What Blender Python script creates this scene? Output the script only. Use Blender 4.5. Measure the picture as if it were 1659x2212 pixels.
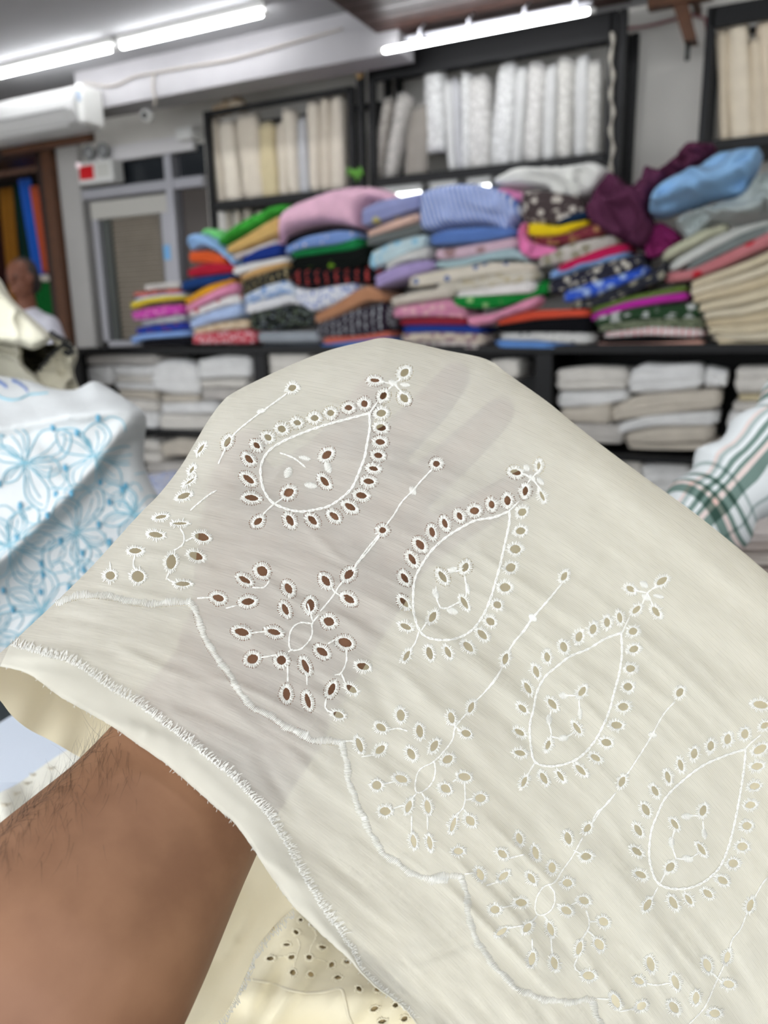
import bpy, bmesh, math, random
import numpy as np
from mathutils import Vector, Matrix
from mathutils.geometry import delaunay_2d_cdt

for _o in list(bpy.data.objects):
    bpy.data.objects.remove(_o)
scene = bpy.context.scene
COL = scene.collection
rng = random.Random(7)
nrg = np.random.RandomState(11)

# ------------------------------------------------------------------ camera
FPX, W, H = 1660.0, 1659, 2212
YAW, PITCH, ROLL = math.radians(26.5), math.radians(13.4), math.radians(1.0)
CAM = np.array([0.0, 0.0, 1.35])
_h = np.array([-math.sin(YAW), math.cos(YAW), 0.0])
_r = np.array([math.cos(YAW), math.sin(YAW), 0.0])
_z = np.array([0.0, 0.0, 1.0])
FWD = _h * math.cos(PITCH) - _z * math.sin(PITCH)
_u = _h * math.sin(PITCH) + _z * math.cos(PITCH)
RGT = _r * math.cos(ROLL) - _u * math.sin(ROLL)
UPV = _r * math.sin(ROLL) + _u * math.cos(ROLL)
cam_d = bpy.data.cameras.new('camera')
cam = bpy.data.objects.new('camera', cam_d)
COL.objects.link(cam)
m = Matrix.Identity(4)
for i in range(3):
    m[i][0], m[i][1], m[i][2], m[i][3] = RGT[i], UPV[i], -FWD[i], CAM[i]
cam.matrix_world = m
cam_d.sensor_fit = 'VERTICAL'
cam_d.sensor_height = 36.0
cam_d.lens = 36.0 * FPX / H
cam_d.clip_start = 0.01
cam_d.clip_end = 60
cam_d.dof.use_dof = True
cam_d.dof.focus_distance = 0.305
cam_d.dof.aperture_fstop = 9.6
scene.camera = cam

# ------------------------------------------------------------------ light and exposure
world = bpy.data.worlds.new('world')
scene.world = world
world.use_nodes = True
bg = world.node_tree.nodes['Background']
bg.inputs[0].default_value = (0.93, 0.96, 1.0, 1)
bg.inputs[1].default_value = 1.85           # daylight through the open shop front behind the camera
scene.view_settings.view_transform = 'Standard'
scene.view_settings.look = 'None'
scene.view_settings.gamma = 1.0
scene.view_settings.use_curve_mapping = False
scene.view_settings.exposure = 0.68
TUBE_STRENGTH = 20.0
cy = scene.cycles
cy.max_bounces = 5
cy.diffuse_bounces = 3
cy.glossy_bounces = 2
cy.transmission_bounces = 3
cy.transparent_max_bounces = 4
cy.caustics_reflective = False
cy.caustics_refractive = False
cy.use_adaptive_sampling = True
cy.adaptive_threshold = 0.1
cy.use_denoising = True


def ray(u, v):
    return FWD + RGT * ((u - W / 2) / FPX) - UPV * ((v - H / 2) / FPX)


def PD(u, v, d):
    return CAM + ray(u, v) * d


def PY(u, v, Y):
    q = ray(u, v)
    return CAM + q * (Y / q[1])


def PZ(u, v, Z):
    q = ray(u, v)
    return CAM + q * ((Z - CAM[2]) / q[2])


def PDv(u, v, d):
    """vectorised: arrays of pixels and depths -> (n,3)"""
    u = np.asarray(u, float); v = np.asarray(v, float); d = np.asarray(d, float)
    q = FWD[None] + RGT[None] * ((u - W / 2) / FPX)[:, None] - UPV[None] * ((v - H / 2) / FPX)[:, None]
    return CAM[None] + q * d[:, None]


# ------------------------------------------------------------------ materials
def C(r, g, b):
    out = []
    for x in (r, g, b):
        x /= 255.0
        out.append(x / 12.92 if x <= 0.04045 else ((x + 0.055) / 1.055) ** 2.4)
    return (*out, 1.0)


_MATS = {}


def mat(key, rgb, rough=0.6, metal=0.0, spec=0.4, emit=None, noise=None, bump=0.0, bscale=300.0, sheen=0.0, trans=0.0, alpha=1.0):
    """plain procedural material; noise = (scale, amount) mottling of the base colour"""
    if key in _MATS:
        return _MATS[key]
    mt = bpy.data.materials.new(key)
    mt.use_nodes = True
    nt = mt.node_tree
    b = nt.nodes['Principled BSDF']
    b.inputs['Base Color'].default_value = C(*rgb)
    b.inputs['Roughness'].default_value = rough
    b.inputs['Metallic'].default_value = metal
    b.inputs['Specular IOR Level'].default_value = spec
    b.inputs['Sheen Weight'].default_value = sheen
    b.inputs['Transmission Weight'].default_value = trans
    tc = nt.nodes.new('ShaderNodeTexCoord')
    if noise:
        n = nt.nodes.new('ShaderNodeTexNoise')
        n.inputs['Scale'].default_value = noise[0]
        n.inputs['Detail'].default_value = 2
        nt.links.new(tc.outputs['Object'], n.inputs['Vector'])
        hs = nt.nodes.new('ShaderNodeMix'); hs.data_type = 'RGBA'
        hs.inputs[6].default_value = C(*[max(0, x * (1 - noise[1])) for x in rgb])
        hs.inputs[7].default_value = C(*[min(255, x * (1 + noise[1])) for x in rgb])
        nt.links.new(n.outputs['Fac'], hs.inputs[0])
        nt.links.new(hs.outputs[2], b.inputs['Base Color'])
    if bump:
        n2 = nt.nodes.new('ShaderNodeTexNoise')
        n2.inputs['Scale'].default_value = bscale
        nt.links.new(tc.outputs['Object'], n2.inputs['Vector'])
        bp = nt.nodes.new('ShaderNodeBump')
        bp.inputs['Strength'].default_value = bump
        bp.inputs['Distance'].default_value = 0.01
        nt.links.new(n2.outputs['Fac'], bp.inputs['Height'])
        nt.links.new(bp.outputs['Normal'], b.inputs['Normal'])
    if emit:
        b.inputs['Emission Color'].default_value = C(*emit[0])
        b.inputs['Emission Strength'].default_value = emit[1]
    _MATS[key] = mt
    return mt


def fabric(rgb, pat=None, rgb2=None, scale=1.0, rgb3=None):
    """woven cloth: solid, or with a printed pattern"""
    key = 'cloth_%s_%s_%s_%s_%s' % (rgb, pat, rgb2, scale, rgb3)
    if key in _MATS:
        return _MATS[key]
    mt = bpy.data.materials.new('cloth_' + (pat or 'plain'))
    mt.use_nodes = True
    nt = mt.node_tree
    L = nt.links.new
    b = nt.nodes['Principled BSDF']
    b.inputs['Roughness'].default_value = 0.85
    b.inputs['Specular IOR Level'].default_value = 0.08
    b.inputs['Sheen Weight'].default_value = 0.12 if sum(rgb) > 300 else 0.0
    tc = nt.nodes.new('ShaderNodeTexCoord')
    nz = nt.nodes.new('ShaderNodeTexNoise')
    nz.inputs['Scale'].default_value = 14
    nz.inputs['Detail'].default_value = 1
    L(tc.outputs['Object'], nz.inputs['Vector'])

    def mix(fac, a, c):
        x = nt.nodes.new('ShaderNodeMix'); x.data_type = 'RGBA'
        if hasattr(fac, 'links'):
            L(fac, x.inputs[0])
        else:
            x.inputs[0].default_value = fac
        for s, val in ((6, a), (7, c)):
            if hasattr(val, 'links'):
                L(val, x.inputs[s])
            else:
                x.inputs[s].default_value = val
        return x.outputs[2]

    def step(sock, lo, hi):
        r = nt.nodes.new('ShaderNodeMapRange')
        r.inputs['From Min'].default_value = lo
        r.inputs['From Max'].default_value = hi
        L(sock, r.inputs['Value'])
        return r.outputs['Result']

    base = mix(nz.outputs['Fac'], C(*[x * 0.93 for x in rgb]), C(*[min(255, x * 1.05) for x in rgb]))
    col = base
    if pat == 'floral':
        # scattered blossoms with a second tone of leaves
        vo = nt.nodes.new('ShaderNodeTexVoronoi'); vo.inputs['Scale'].default_value = 26 * scale
        dn = nt.nodes.new('ShaderNodeTexNoise'); dn.inputs['Scale'].default_value = 60 * scale
        L(tc.outputs['Object'], dn.inputs['Vector'])
        mx = nt.nodes.new('ShaderNodeMix'); mx.data_type = 'RGBA'; mx.inputs[0].default_value = 0.025
        L(tc.outputs['Object'], mx.inputs[6]); L(dn.outputs['Color'], mx.inputs[7])
        L(mx.outputs[2], vo.inputs['Vector'])
        col = mix(step(vo.outputs['Distance'], 0.42, 0.34), base, C(*rgb2))
        if rgb3:
            v2 = nt.nodes.new('ShaderNodeTexVoronoi'); v2.inputs['Scale'].default_value = 33 * scale
            mp = nt.nodes.new('ShaderNodeMapping'); mp.inputs['Location'].default_value = (3.3, 1.7, 0.4)
            L(tc.outputs['Object'], mp.inputs['Vector']); L(mp.outputs['Vector'], v2.inputs['Vector'])
            col = mix(step(v2.outputs['Distance'], 0.3, 0.24), col, C(*rgb3))
    elif pat == 'dots':
        vo = nt.nodes.new('ShaderNodeTexVoronoi'); vo.inputs['Scale'].default_value = 22 * scale
        vo.inputs['Randomness'].default_value = 0.6
        L(tc.outputs['Object'], vo.inputs['Vector'])
        col = mix(step(vo.outputs['Distance'], 0.24, 0.2), base, C(*rgb2))
    elif pat == 'stripes':
        wv = nt.nodes.new('ShaderNodeTexWave'); wv.inputs['Scale'].default_value = 28 * scale
        wv.bands_direction = 'X'
        wv.inputs['Distortion'].default_value = 0.6
        mp = nt.nodes.new('ShaderNodeMapping'); mp.inputs['Rotation'].default_value = (0, 0.25, 0)
        L(tc.outputs['Object'], mp.inputs['Vector']); L(mp.outputs['Vector'], wv.inputs['Vector'])
        col = mix(step(wv.outputs['Fac'], 0.35, 0.65), base, C(*rgb2))
    elif pat == 'motif':
        # row of small upright motifs
        wv = nt.nodes.new('ShaderNodeTexWave'); wv.inputs['Scale'].default_value = 5 * scale
        wv.bands_direction = 'X'
        L(tc.outputs['Object'], wv.inputs['Vector'])
        dn = nt.nodes.new('ShaderNodeTexNoise'); dn.inputs['Scale'].default_value = 50
        L(tc.outputs['Object'], dn.inputs['Vector'])
        ml = nt.nodes.new('ShaderNodeMath'); ml.operation = 'MULTIPLY'
        L(step(wv.outputs['Fac'], 0.72, 0.9), ml.inputs[0]); L(step(dn.outputs['Fac'], 0.4, 0.55), ml.inputs[1])
        col = mix(ml.outputs[0], base, C(*rgb2))
    L(col, b.inputs['Base Color'])
    bn = nt.nodes.new('ShaderNodeTexNoise'); bn.inputs['Scale'].default_value = 90; bn.inputs['Detail'].default_value = 1
    L(tc.outputs['Object'], bn.inputs['Vector'])
    bp = nt.nodes.new('ShaderNodeBump'); bp.inputs['Strength'].default_value = 0.25
    bp.inputs['Distance'].default_value = 0.004
    L(bn.outputs['Fac'], bp.inputs['Height']); L(bp.outputs['Normal'], b.inputs['Normal'])
    _MATS[key] = mt
    return mt


# ------------------------------------------------------------------ object helpers
def tag(o, label=None, cat=None, group=None, kind=None):
    if label: o['label'] = label
    if cat: o['category'] = cat
    if group: o['group'] = group
    if kind: o['kind'] = kind
    return o


def empty(name, loc, label=None, cat=None, group=None, kind=None):
    o = bpy.data.objects.new(name, None)
    o.empty_display_size = 0.05
    COL.objects.link(o)
    o.location = Vector(loc)
    return tag(o, label, cat, group, kind)


def link(name, me, mt, parent=None, smooth=True):
    o = bpy.data.objects.new(name, me)
    COL.objects.link(o)
    if mt is not None and not me.materials:
        me.materials.append(mt)
    if smooth and len(me.polygons):
        me.polygons.foreach_set('use_smooth', [True] * len(me.polygons))
    if parent is not None:
        o.parent = parent
    return o


def mesh_obj(name, verts, faces, mt, parent=None, smooth=True, origin=None, uv=None):
    """mesh from world-space vertices; the origin goes to the base centre (or to the parent's origin)"""
    v = np.asarray(verts, float).reshape(-1, 3)
    if parent is not None:
        off = np.array(parent.location)
        if parent.parent is not None:
            off = off + np.array(parent.parent.location)
    elif origin is not None:
        off = np.array(origin, float)
    else:
        off = np.array([(v[:, 0].min() + v[:, 0].max()) / 2, (v[:, 1].min() + v[:, 1].max()) / 2, v[:, 2].min()])
    me = bpy.data.meshes.new(name)
    me.from_pydata((v - off).tolist(), [], [tuple(int(i) for i in f) for f in faces])
    if uv is not None:
        ul = me.uv_layers.new(name='UVMap')
        li = np.empty(len(me.loops), np.int32); me.loops.foreach_get('vertex_index', li)
        ul.data.foreach_set('uv', np.asarray(uv, np.float32)[li].ravel())
    me.validate()
    o = link(name, me, mt, parent, smooth)
    if parent is None:
        o.location = Vector(off)
    return o


class MB:
    """collects shapes in world space, built as ONE mesh"""
    def __init__(s):
        s.v, s.f = [], []

    def add(s, vs, fs):
        n = len(s.v)
        s.v += [tuple(map(float, p)) for p in vs]
        s.f += [tuple(n + i for i in f) for f in fs]
        return s

    def box(s, x0, x1, y0, y1, z0, z1, bev=0.0):
        if x0 > x1: x0, x1 = x1, x0
        if y0 > y1: y0, y1 = y1, y0
        if z0 > z1: z0, z1 = z1, z0
        b = min(bev, (x1 - x0) / 3, (y1 - y0) / 3, (z1 - z0) / 3)
        if b <= 0:
            vs = [(x, y, z) for x in (x0, x1) for y in (y0, y1) for z in (z0, z1)]
            fs = [(0, 1, 3, 2), (4, 6, 7, 5), (0, 4, 5, 1), (2, 3, 7, 6), (0, 2, 6, 4), (1, 5, 7, 3)]
            return s.add(vs, fs)
        bm = bmesh.new()
        bmesh.ops.create_cube(bm, size=1)
        for w in bm.verts:
            w.co = Vector((x0 + (w.co.x + .5) * (x1 - x0), y0 + (w.co.y + .5) * (y1 - y0), z0 + (w.co.z + .5) * (z1 - z0)))
        bmesh.ops.bevel(bm, geom=bm.edges[:], offset=b, segments=2, affect='EDGES', profile=0.5)
        s.bm(bm)
        return s

    def bm(s, bm):
        bm.verts.index_update()
        s.add([w.co for w in bm.verts], [[w.index for w in f.verts] for f in bm.faces])
        bm.free()
        return s

    def tube(s, pts, r, n=8, cap=True):
        pts = [np.array(p, float) for p in pts]
        rs = r if hasattr(r, '__len__') else [r] * len(pts)
        vs, fs = [], []
        up = np.array([0.13, 0.31, 0.94])
        for i, p in enumerate(pts):
            t = pts[min(i + 1, len(pts) - 1)] - pts[max(i - 1, 0)]
            t = t / (np.linalg.norm(t) + 1e-12)
            a = np.cross(t, up)
            if np.linalg.norm(a) < 0.1:
                a = np.cross(t, np.array([1, 0, 0]))
            a /= np.linalg.norm(a)
            b = np.cross(t, a)
            for k in range(n):
                w = 2 * math.pi * k / n
                vs.append(p + rs[i] * (math.cos(w) * a + math.sin(w) * b))
        for i in range(len(pts) - 1):
            for k in range(n):
                fs.append((i * n + k, i * n + (k + 1) % n, (i + 1) * n + (k + 1) % n, (i + 1) * n + k))
        if cap:
            fs.append(tuple(range(n - 1, -1, -1)))
            fs.append(tuple((len(pts) - 1) * n + k for k in range(n)))
        return s.add(vs, fs)

    def ball(s, c, rx, ry=None, rz=None, n=12, mth=8):
        ry = ry or rx; rz = rz or rx
        vs, fs = [], []
        for i in range(mth + 1):
            th = math.pi * i / mth
            for k in range(n):
                ph = 2 * math.pi * k / n
                vs.append((c[0] + rx * math.sin(th) * math.cos(ph), c[1] + ry * math.sin(th) * math.sin(ph), c[2] + rz * math.cos(th)))
        for i in range(mth):
            for k in range(n):
                fs.append((i * n + k, (i + 1) * n + k, (i + 1) * n + (k + 1) % n, i * n + (k + 1) % n))
        return s.add(vs, fs)

    def build(s, name, mt, parent=None, smooth=False, origin=None):
        return mesh_obj(name, s.v, s.f, mt, parent, smooth, origin)


def box_obj(name, x0, x1, y0, y1, z0, z1, mt, parent=None, bev=0.004):
    return MB().box(x0, x1, y0, y1, z0, z1, bev).build(name, mt, parent)


# smooth value noise (numpy, repeatable)
_LAT = np.random.RandomState(3).rand(256, 256)


def vnoise(x, y, seed=0):
    x = np.asarray(x, float) + seed * 17.31
    y = np.asarray(y, float) + seed * 9.77
    xi = np.floor(x).astype(int); yi = np.floor(y).astype(int)
    fx = x - xi; fy = y - yi
    fx = fx * fx * fx * (fx * (fx * 6 - 15) + 10); fy = fy * fy * fy * (fy * (fy * 6 - 15) + 10)
    g = lambda a, b: _LAT[a % 256, b % 256]
    return ((g(xi, yi) * (1 - fx) + g(xi + 1, yi) * fx) * (1 - fy) + (g(xi, yi + 1) * (1 - fx) + g(xi + 1, yi + 1) * fx) * fy) * 2 - 1


def resample(poly, n):
    p = np.asarray(poly, float)
    s = np.concatenate([[0], np.cumsum(np.linalg.norm(np.diff(p[:, :2], axis=0), axis=1))])
    t = np.linspace(0, s[-1], n)
    return np.stack([np.interp(t, s, p[:, k]) for k in range(p.shape[1])], 1)


def smooth_line(poly, step=6.0, closed=False):
    """Catmull-Rom through the points, sampled about every `step` units"""
    p = np.asarray(poly, float)
    n = len(p)
    out = []
    rngi = range(n if closed else n - 1)
    for i in rngi:
        if closed:
            p0, p1, p2, p3 = p[(i - 1) % n], p[i], p[(i + 1) % n], p[(i + 2) % n]
        else:
            p0, p1, p2, p3 = p[max(i - 1, 0)], p[i], p[i + 1], p[min(i + 2, n - 1)]
        k = max(1, int(np.linalg.norm((p2 - p1)[:2]) / step))
        for j in range(k):
            t = j / k
            out.append(0.5 * ((2 * p1) + (-p0 + p2) * t + (2 * p0 - 5 * p1 + 4 * p2 - p3) * t * t + (-p0 + 3 * p1 - 3 * p2 + p3) * t ** 3))
    if not closed:
        out.append(p[-1])
    return np.array(out)


def in_poly(pu, pv, poly):
    poly = np.asarray(poly, float)
    inside = np.zeros(len(pu), bool)
    n = len(poly)
    j = n - 1
    for i in range(n):
        xi, yi = poly[i, 0], poly[i, 1]; xj, yj = poly[j, 0], poly[j, 1]
        cond = ((yi > pv) != (yj > pv))
        if cond.any():
            xc = (xj - xi) * (pv - yi) / (yj - yi + 1e-12) + xi
            inside ^= cond & (pu < xc)
        j = i
    return inside


def dist_line(pu, pv, line):
    """distance of points to an open polyline"""
    line = np.asarray(line, float)
    best = np.full(len(pu), 1e9)
    for a, b in zip(line[:-1], line[1:]):
        d = b[:2] - a[:2]
        L2 = (d * d).sum() + 1e-9
        t = np.clip(((pu - a[0]) * d[0] + (pv - a[1]) * d[1]) / L2, 0, 1)
        best = np.minimum(best, np.hypot(pu - a[0] - t * d[0], pv - a[1] - t * d[1]))
    return best


def cdt_sheet(outline, holes, spacing, jitter=0.25):
    """triangulate a flat outline with holes; returns (uv points, faces, boundary count)"""
    outline = np.asarray(outline, float)
    pts = [tuple(p[:2]) for p in outline]
    nb = len(pts)
    edges = [(i, (i + 1) % nb) for i in range(nb)]
    for h in holes:
        s = len(pts)
        pts += [tuple(p) for p in h]
        edges += [(s + i, s + (i + 1) % len(h)) for i in range(len(h))]
    x0, y0 = outline[:, 0].min(), outline[:, 1].min()
    x1, y1 = outline[:, 0].max(), outline[:, 1].max()
    gx, gy = np.meshgrid(np.arange(x0, x1, spacing), np.arange(y0, y1, spacing * 0.87))
    gx = gx + (np.arange(gx.shape[0]) % 2)[:, None] * spacing / 2
    gx = gx.ravel() + nrg.uniform(-jitter, jitter, gx.size) * spacing
    gy = gy.ravel() + nrg.uniform(-jitter, jitter, gy.size) * spacing
    ok = in_poly(gx, gy, outline)
    ok &= dist_line(gx, gy, np.vstack([outline[:, :2], outline[:1, :2]])) > spacing * 0.45
    gx, gy = gx[ok], gy[ok]
    if holes:
        keep = np.ones(len(gx), bool)
        for h in holes:
            h = np.asarray(h)
            c = h.mean(0); r = np.abs(h - c).max() + 3
            near = (np.abs(gx - c[0]) < r) & (np.abs(gy - c[1]) < r) & keep
            idx = np.nonzero(near)[0]
            if len(idx):
                big = c + (h - c) * 1.12
                keep[idx[in_poly(gx[idx], gy[idx], big)]] = False
        gx, gy = gx[keep], gy[keep]
    pts += list(zip(gx.tolist(), gy.tolist()))
    r = delaunay_2d_cdt([Vector(p) for p in pts], edges, [], 0, 1e-5)
    P = np.array([(p[0], p[1]) for p in r[0]])
    T = np.array([f for f in r[2] if len(f) == 3], int)
    cen = P[T].mean(1)
    ok = in_poly(cen[:, 0], cen[:, 1], outline)
    for h in holes:
        h = np.asarray(h)
        c = h.mean(0); rr = np.abs(h - c).max() + 1
        idx = np.nonzero(ok & (np.abs(cen[:, 0] - c[0]) < rr) & (np.abs(cen[:, 1] - c[1]) < rr))[0]
        if len(idx):
            ok[idx[in_poly(cen[idx, 0], cen[idx, 1], h)]] = False
    T = T[ok]
    used = np.unique(T)
    remap = -np.ones(len(P), int); remap[used] = np.arange(len(used))
    return P[used], remap[T]

# =================================================================== THE SETTING
YW = 4.75            # back wall
ZC = 3.0             # ceiling
M_wall = mat('wall_paint', (212, 209, 202), 0.85, noise=(2.5, 0.06), bump=0.15, bscale=40)
M_ceil = mat('ceiling_paint', (166, 166, 168), 0.85, noise=(1.3, 0.05))
M_beam = mat('beam_paint', (158, 156, 158), 0.7, noise=(4, 0.06))
M_beam2 = mat('lintel_paint', (214, 212, 212), 0.7)
M_floor = mat('floor_stone', (140, 132, 122), 0.4, noise=(3, 0.12))
M_black = mat('black_steel', (8, 8, 10), 0.5, spec=0.3, noise=(30, 0.15))
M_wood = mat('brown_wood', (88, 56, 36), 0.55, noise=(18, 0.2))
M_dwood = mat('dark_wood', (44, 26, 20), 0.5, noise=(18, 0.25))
M_alu = mat('aluminium', (176, 176, 182), 0.4, metal=0.35)
M_white = mat('white_plastic', (226, 226, 222), 0.35)
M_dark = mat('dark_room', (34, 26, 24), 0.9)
M_tube = mat('tube_glow', (255, 255, 255), 0.4, emit=((250, 252, 255), TUBE_STRENGTH))


def px(u, v=520, Y=YW): return PY(u, v, Y)[0]
def pz(u, v, Y=YW): return PY(u, v, Y)[2]


def struct(name, x0, x1, y0, y1, z0, z1, mt, parent=None, bev=0.0):
    o = box_obj(name, x0, x1, y0, y1, z0, z1, mt, parent, bev)
    if parent is None:
        o['kind'] = 'structure'
    return o


XJ0, XJ1 = px(118), px(152)          # door jamb of the opening on the left
XP1 = px(197)                         # right side of the grey pillar
XD1 = px(455)
Z_OPEN = pz(100, 335)
Z_DOOR = pz(300, 330)
struct('floor', -9, 5, -3, 8, -0.1, 0, M_floor)
struct('ceiling', -9, 5, -1.2, 8, ZC, ZC + 0.1, M_ceil)
struct('wall_left', -9.1, -9, -3, 8, 0, ZC, M_wall)
struct('wall_right', 5, 5.1, -3, 8, 0, ZC, M_wall)
w = empty('wall_back', (0, YW, 0), kind='structure')
box_obj('plaster', XD1, 5, YW, YW + 0.12, 0, ZC, M_wall, w, 0)
box_obj('plaster', XP1, XD1, YW, YW + 0.12, Z_DOOR, ZC, M_wall, w, 0)
box_obj('plaster', -9, XJ1, YW, YW + 0.12, Z_OPEN + 0.02, ZC, M_wall, w, 0)
box_obj('pillar', XJ1, XP1, YW - 0.06, YW + 0.25, 0, ZC, mat('pillar_paint', (176, 174, 170), 0.85, noise=(3, 0.05)), w, 0.01)
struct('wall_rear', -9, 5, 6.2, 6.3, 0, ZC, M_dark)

# ceiling beam with its two steps
zb0 = PY(500, 180, 4.0)[2]
struct('trim_1', px(150, 210, 4.0), px(860, 110, 4.0), 4.0, 4.2, zb0, 2.885, M_beam, bev=0.004)
struct('trim_2', px(150, 210, 4.0), px(860, 110, 4.0), 4.06, 4.2, 2.885, ZC, M_beam, bev=0.003)
# white lintel over the aluminium door
struct('trim_3', px(215), px(440), YW - 0.05, YW, pz(330, 340), pz(330, 306), M_beam2, bev=0.004)
# brown boarded ceiling panel above the right-hand lamp
wp = struct('trim_4', px(790, 90, 3.9), px(1330, 20, 3.9), 3.45, 4.27, 2.86, 2.9, M_dwood)
for k in range(7):
    y0 = 3.46 + k * 0.11
    box_obj('board', px(795, 90, 3.9), px(1325, 20, 3.9), y0, y0 + 0.1, 2.845, 2.86, M_dwood, wp, 0.003)

# ---- aluminium door with a louvred shutter behind its glass
door = empty('door_1', (px(290), YW, 0), kind='structure')
xl, xr = px(207, 500), px(388, 500)
zt = pz(290, 428)
xm0, xm1 = px(376, 500), px(396, 500)
fr = 0.055
box_obj('frame_stile', xl, xl + fr, YW - 0.03, YW + 0.05, 0, zt, M_alu, door)
box_obj('frame_stile', xm0 - 0.09, xm0 - 0.02, YW - 0.03, YW + 0.05, 0, zt, M_alu, door)
box_obj('frame_head', xl, xm0 - 0.02, YW - 0.035, YW + 0.05, zt - 0.13, zt, mat('door_cream', (190, 188, 180), 0.5), door)
box_obj('mullion', xm0, xm1 - 0.02, YW - 0.06, YW + 0.06, 0, pz(385, 335), M_alu, door)
box_obj('transom', XP1, XD1, YW - 0.05, YW + 0.05, zt + 0.02, zt + 0.09, M_alu, door)
zb = pz(290, 735)
box_obj('bottom_rail', xl, xm0 - 0.02, YW - 0.03, YW + 0.05, zb - 0.12, zb, M_alu, door)
M_glass = mat('dark_glass', (40, 44, 48), 0.12, spec=0.6)
box_obj('pane', XP1 + .02, xm0, YW + 0.01, YW + 0.02, zt + 0.09, Z_DOOR, M_glass, door, 0)
box_obj('pane', xm1, XD1, YW + 0.01, YW + 0.02, zt + 0.09, Z_DOOR, M_glass, door, 0)
box_obj('pane', xm1, XD1, YW + 0.01, YW + 0.02, 0, zt + 0.02, mat('brown_glass', (78, 72, 68), 0.2), door, 0)
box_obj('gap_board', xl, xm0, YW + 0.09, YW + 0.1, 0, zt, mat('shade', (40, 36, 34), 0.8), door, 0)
xs0, xs1 = px(236, 500), px(338, 500)
M_slat = mat('louvre', (158, 148, 134), 0.6, noise=(8, 0.08))
zz = zb + 0.02
while zz < zt - 0.15:
    MB().add([(xs0, YW + .03, zz), (xs1, YW + .03, zz), (xs1, YW + .05, zz + .026), (xs0, YW + .05, zz + .026),
              (xs0, YW + .036, zz - .006), (xs1, YW + .036, zz - .006), (xs1, YW + .056, zz + .02), (xs0, YW + .056, zz + .02)],
             [(0, 1, 2, 3), (7, 6, 5, 4), (0, 4, 5, 1), (2, 6, 7, 3), (0, 3, 7, 4), (1, 5, 6, 2)]).build('slat', M_slat, door)
    zz += 0.038
box_obj('stile_edge', xs0 - .09, xs0 - .015, YW + .02, YW + .06, zb, zt - .13, mat('grey_edge', (84, 88, 84), 0.6), door)
box_obj('stile_edge', xs1 + .01, xs1 + .05, YW + .02, YW + .06, zb, zt - .13, mat('grey_edge2', (120, 116, 110), 0.6), door)
tag(box_obj('notice_sticker', px(360, 540), px(375, 540), YW - .036, YW - .031, pz(366, 562), pz(366, 530), mat('sky_paper', (120, 178, 226), 0.6)),
    'small sky-blue paper sticker on the aluminium door frame', 'sticker')

# ---- wooden frame of the opening on the left
fd = empty('door_2', (XJ0, YW, 0), kind='structure')
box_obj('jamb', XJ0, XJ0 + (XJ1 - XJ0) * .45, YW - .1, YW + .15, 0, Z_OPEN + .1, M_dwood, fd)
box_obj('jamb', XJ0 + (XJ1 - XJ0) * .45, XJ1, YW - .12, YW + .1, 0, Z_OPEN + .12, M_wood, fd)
box_obj('head', -9, XJ1, YW - .1, YW + .15, Z_OPEN - .02, Z_OPEN + .1, M_dwood, fd)
box_obj('fascia', px(0, 300, 4.1), px(188, 270, 4.1), 4.1, 4.16, pz(150, 310, 4.1), pz(150, 285, 4.1), M_wood, fd)


def hanging(name, u0, u1, v0, v1, Y, rgb, label, folds=3, lean=0.0, amp=.02, pat=None, rgb2=None):
    """cloth hanging in soft vertical folds"""
    x0, x1 = PY(u0, (v0 + v1) / 2, Y)[0], PY(u1, (v0 + v1) / 2, Y)[0]
    zt_, zb_ = PY((u0 + u1) / 2, v0, Y)[2], PY((u0 + u1) / 2, v1, Y)[2]
    nx, nz = 8 * folds + 1, 10
    vs, fs = [], []
    for side in (0, 1):
        for j in range(nz + 1):
            t = j / nz
            for i in range(nx):
                s = i / (nx - 1)
                x = x0 + (x1 - x0) * s + lean * t
                y = Y + amp * math.sin(s * folds * 2 * math.pi + t * .8) * (0.5 + .5 * t) + side * 0.006
                vs.append((x, y, zt_ + (zb_ - zt_) * t))
    n1 = nx * (nz + 1)
    for j in range(nz):
        for i in range(nx - 1):
            a = j * nx + i
            fs.append((a, a + nx, a + nx + 1, a + 1))
            fs.append((n1 + a, n1 + a + 1, n1 + a + nx + 1, n1 + a + nx))
    for i in range(nx - 1):
        fs.append((i, i + 1, n1 + i + 1, n1 + i)); a = nz * nx + i
        fs.append((a, n1 + a, n1 + a + 1, a + 1))
    for j in range(nz):
        a = j * nx
        fs.append((a, n1 + a, n1 + a + nx, a + nx)); b = a + nx - 1
        fs.append((b, b + nx, n1 + b + nx, n1 + b))
    o = mesh_obj(name, vs, fs, fabric(rgb, pat, rgb2))
    return tag(o, label, 'cloth', 'cloths hanging in the wooden doorway')


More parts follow.
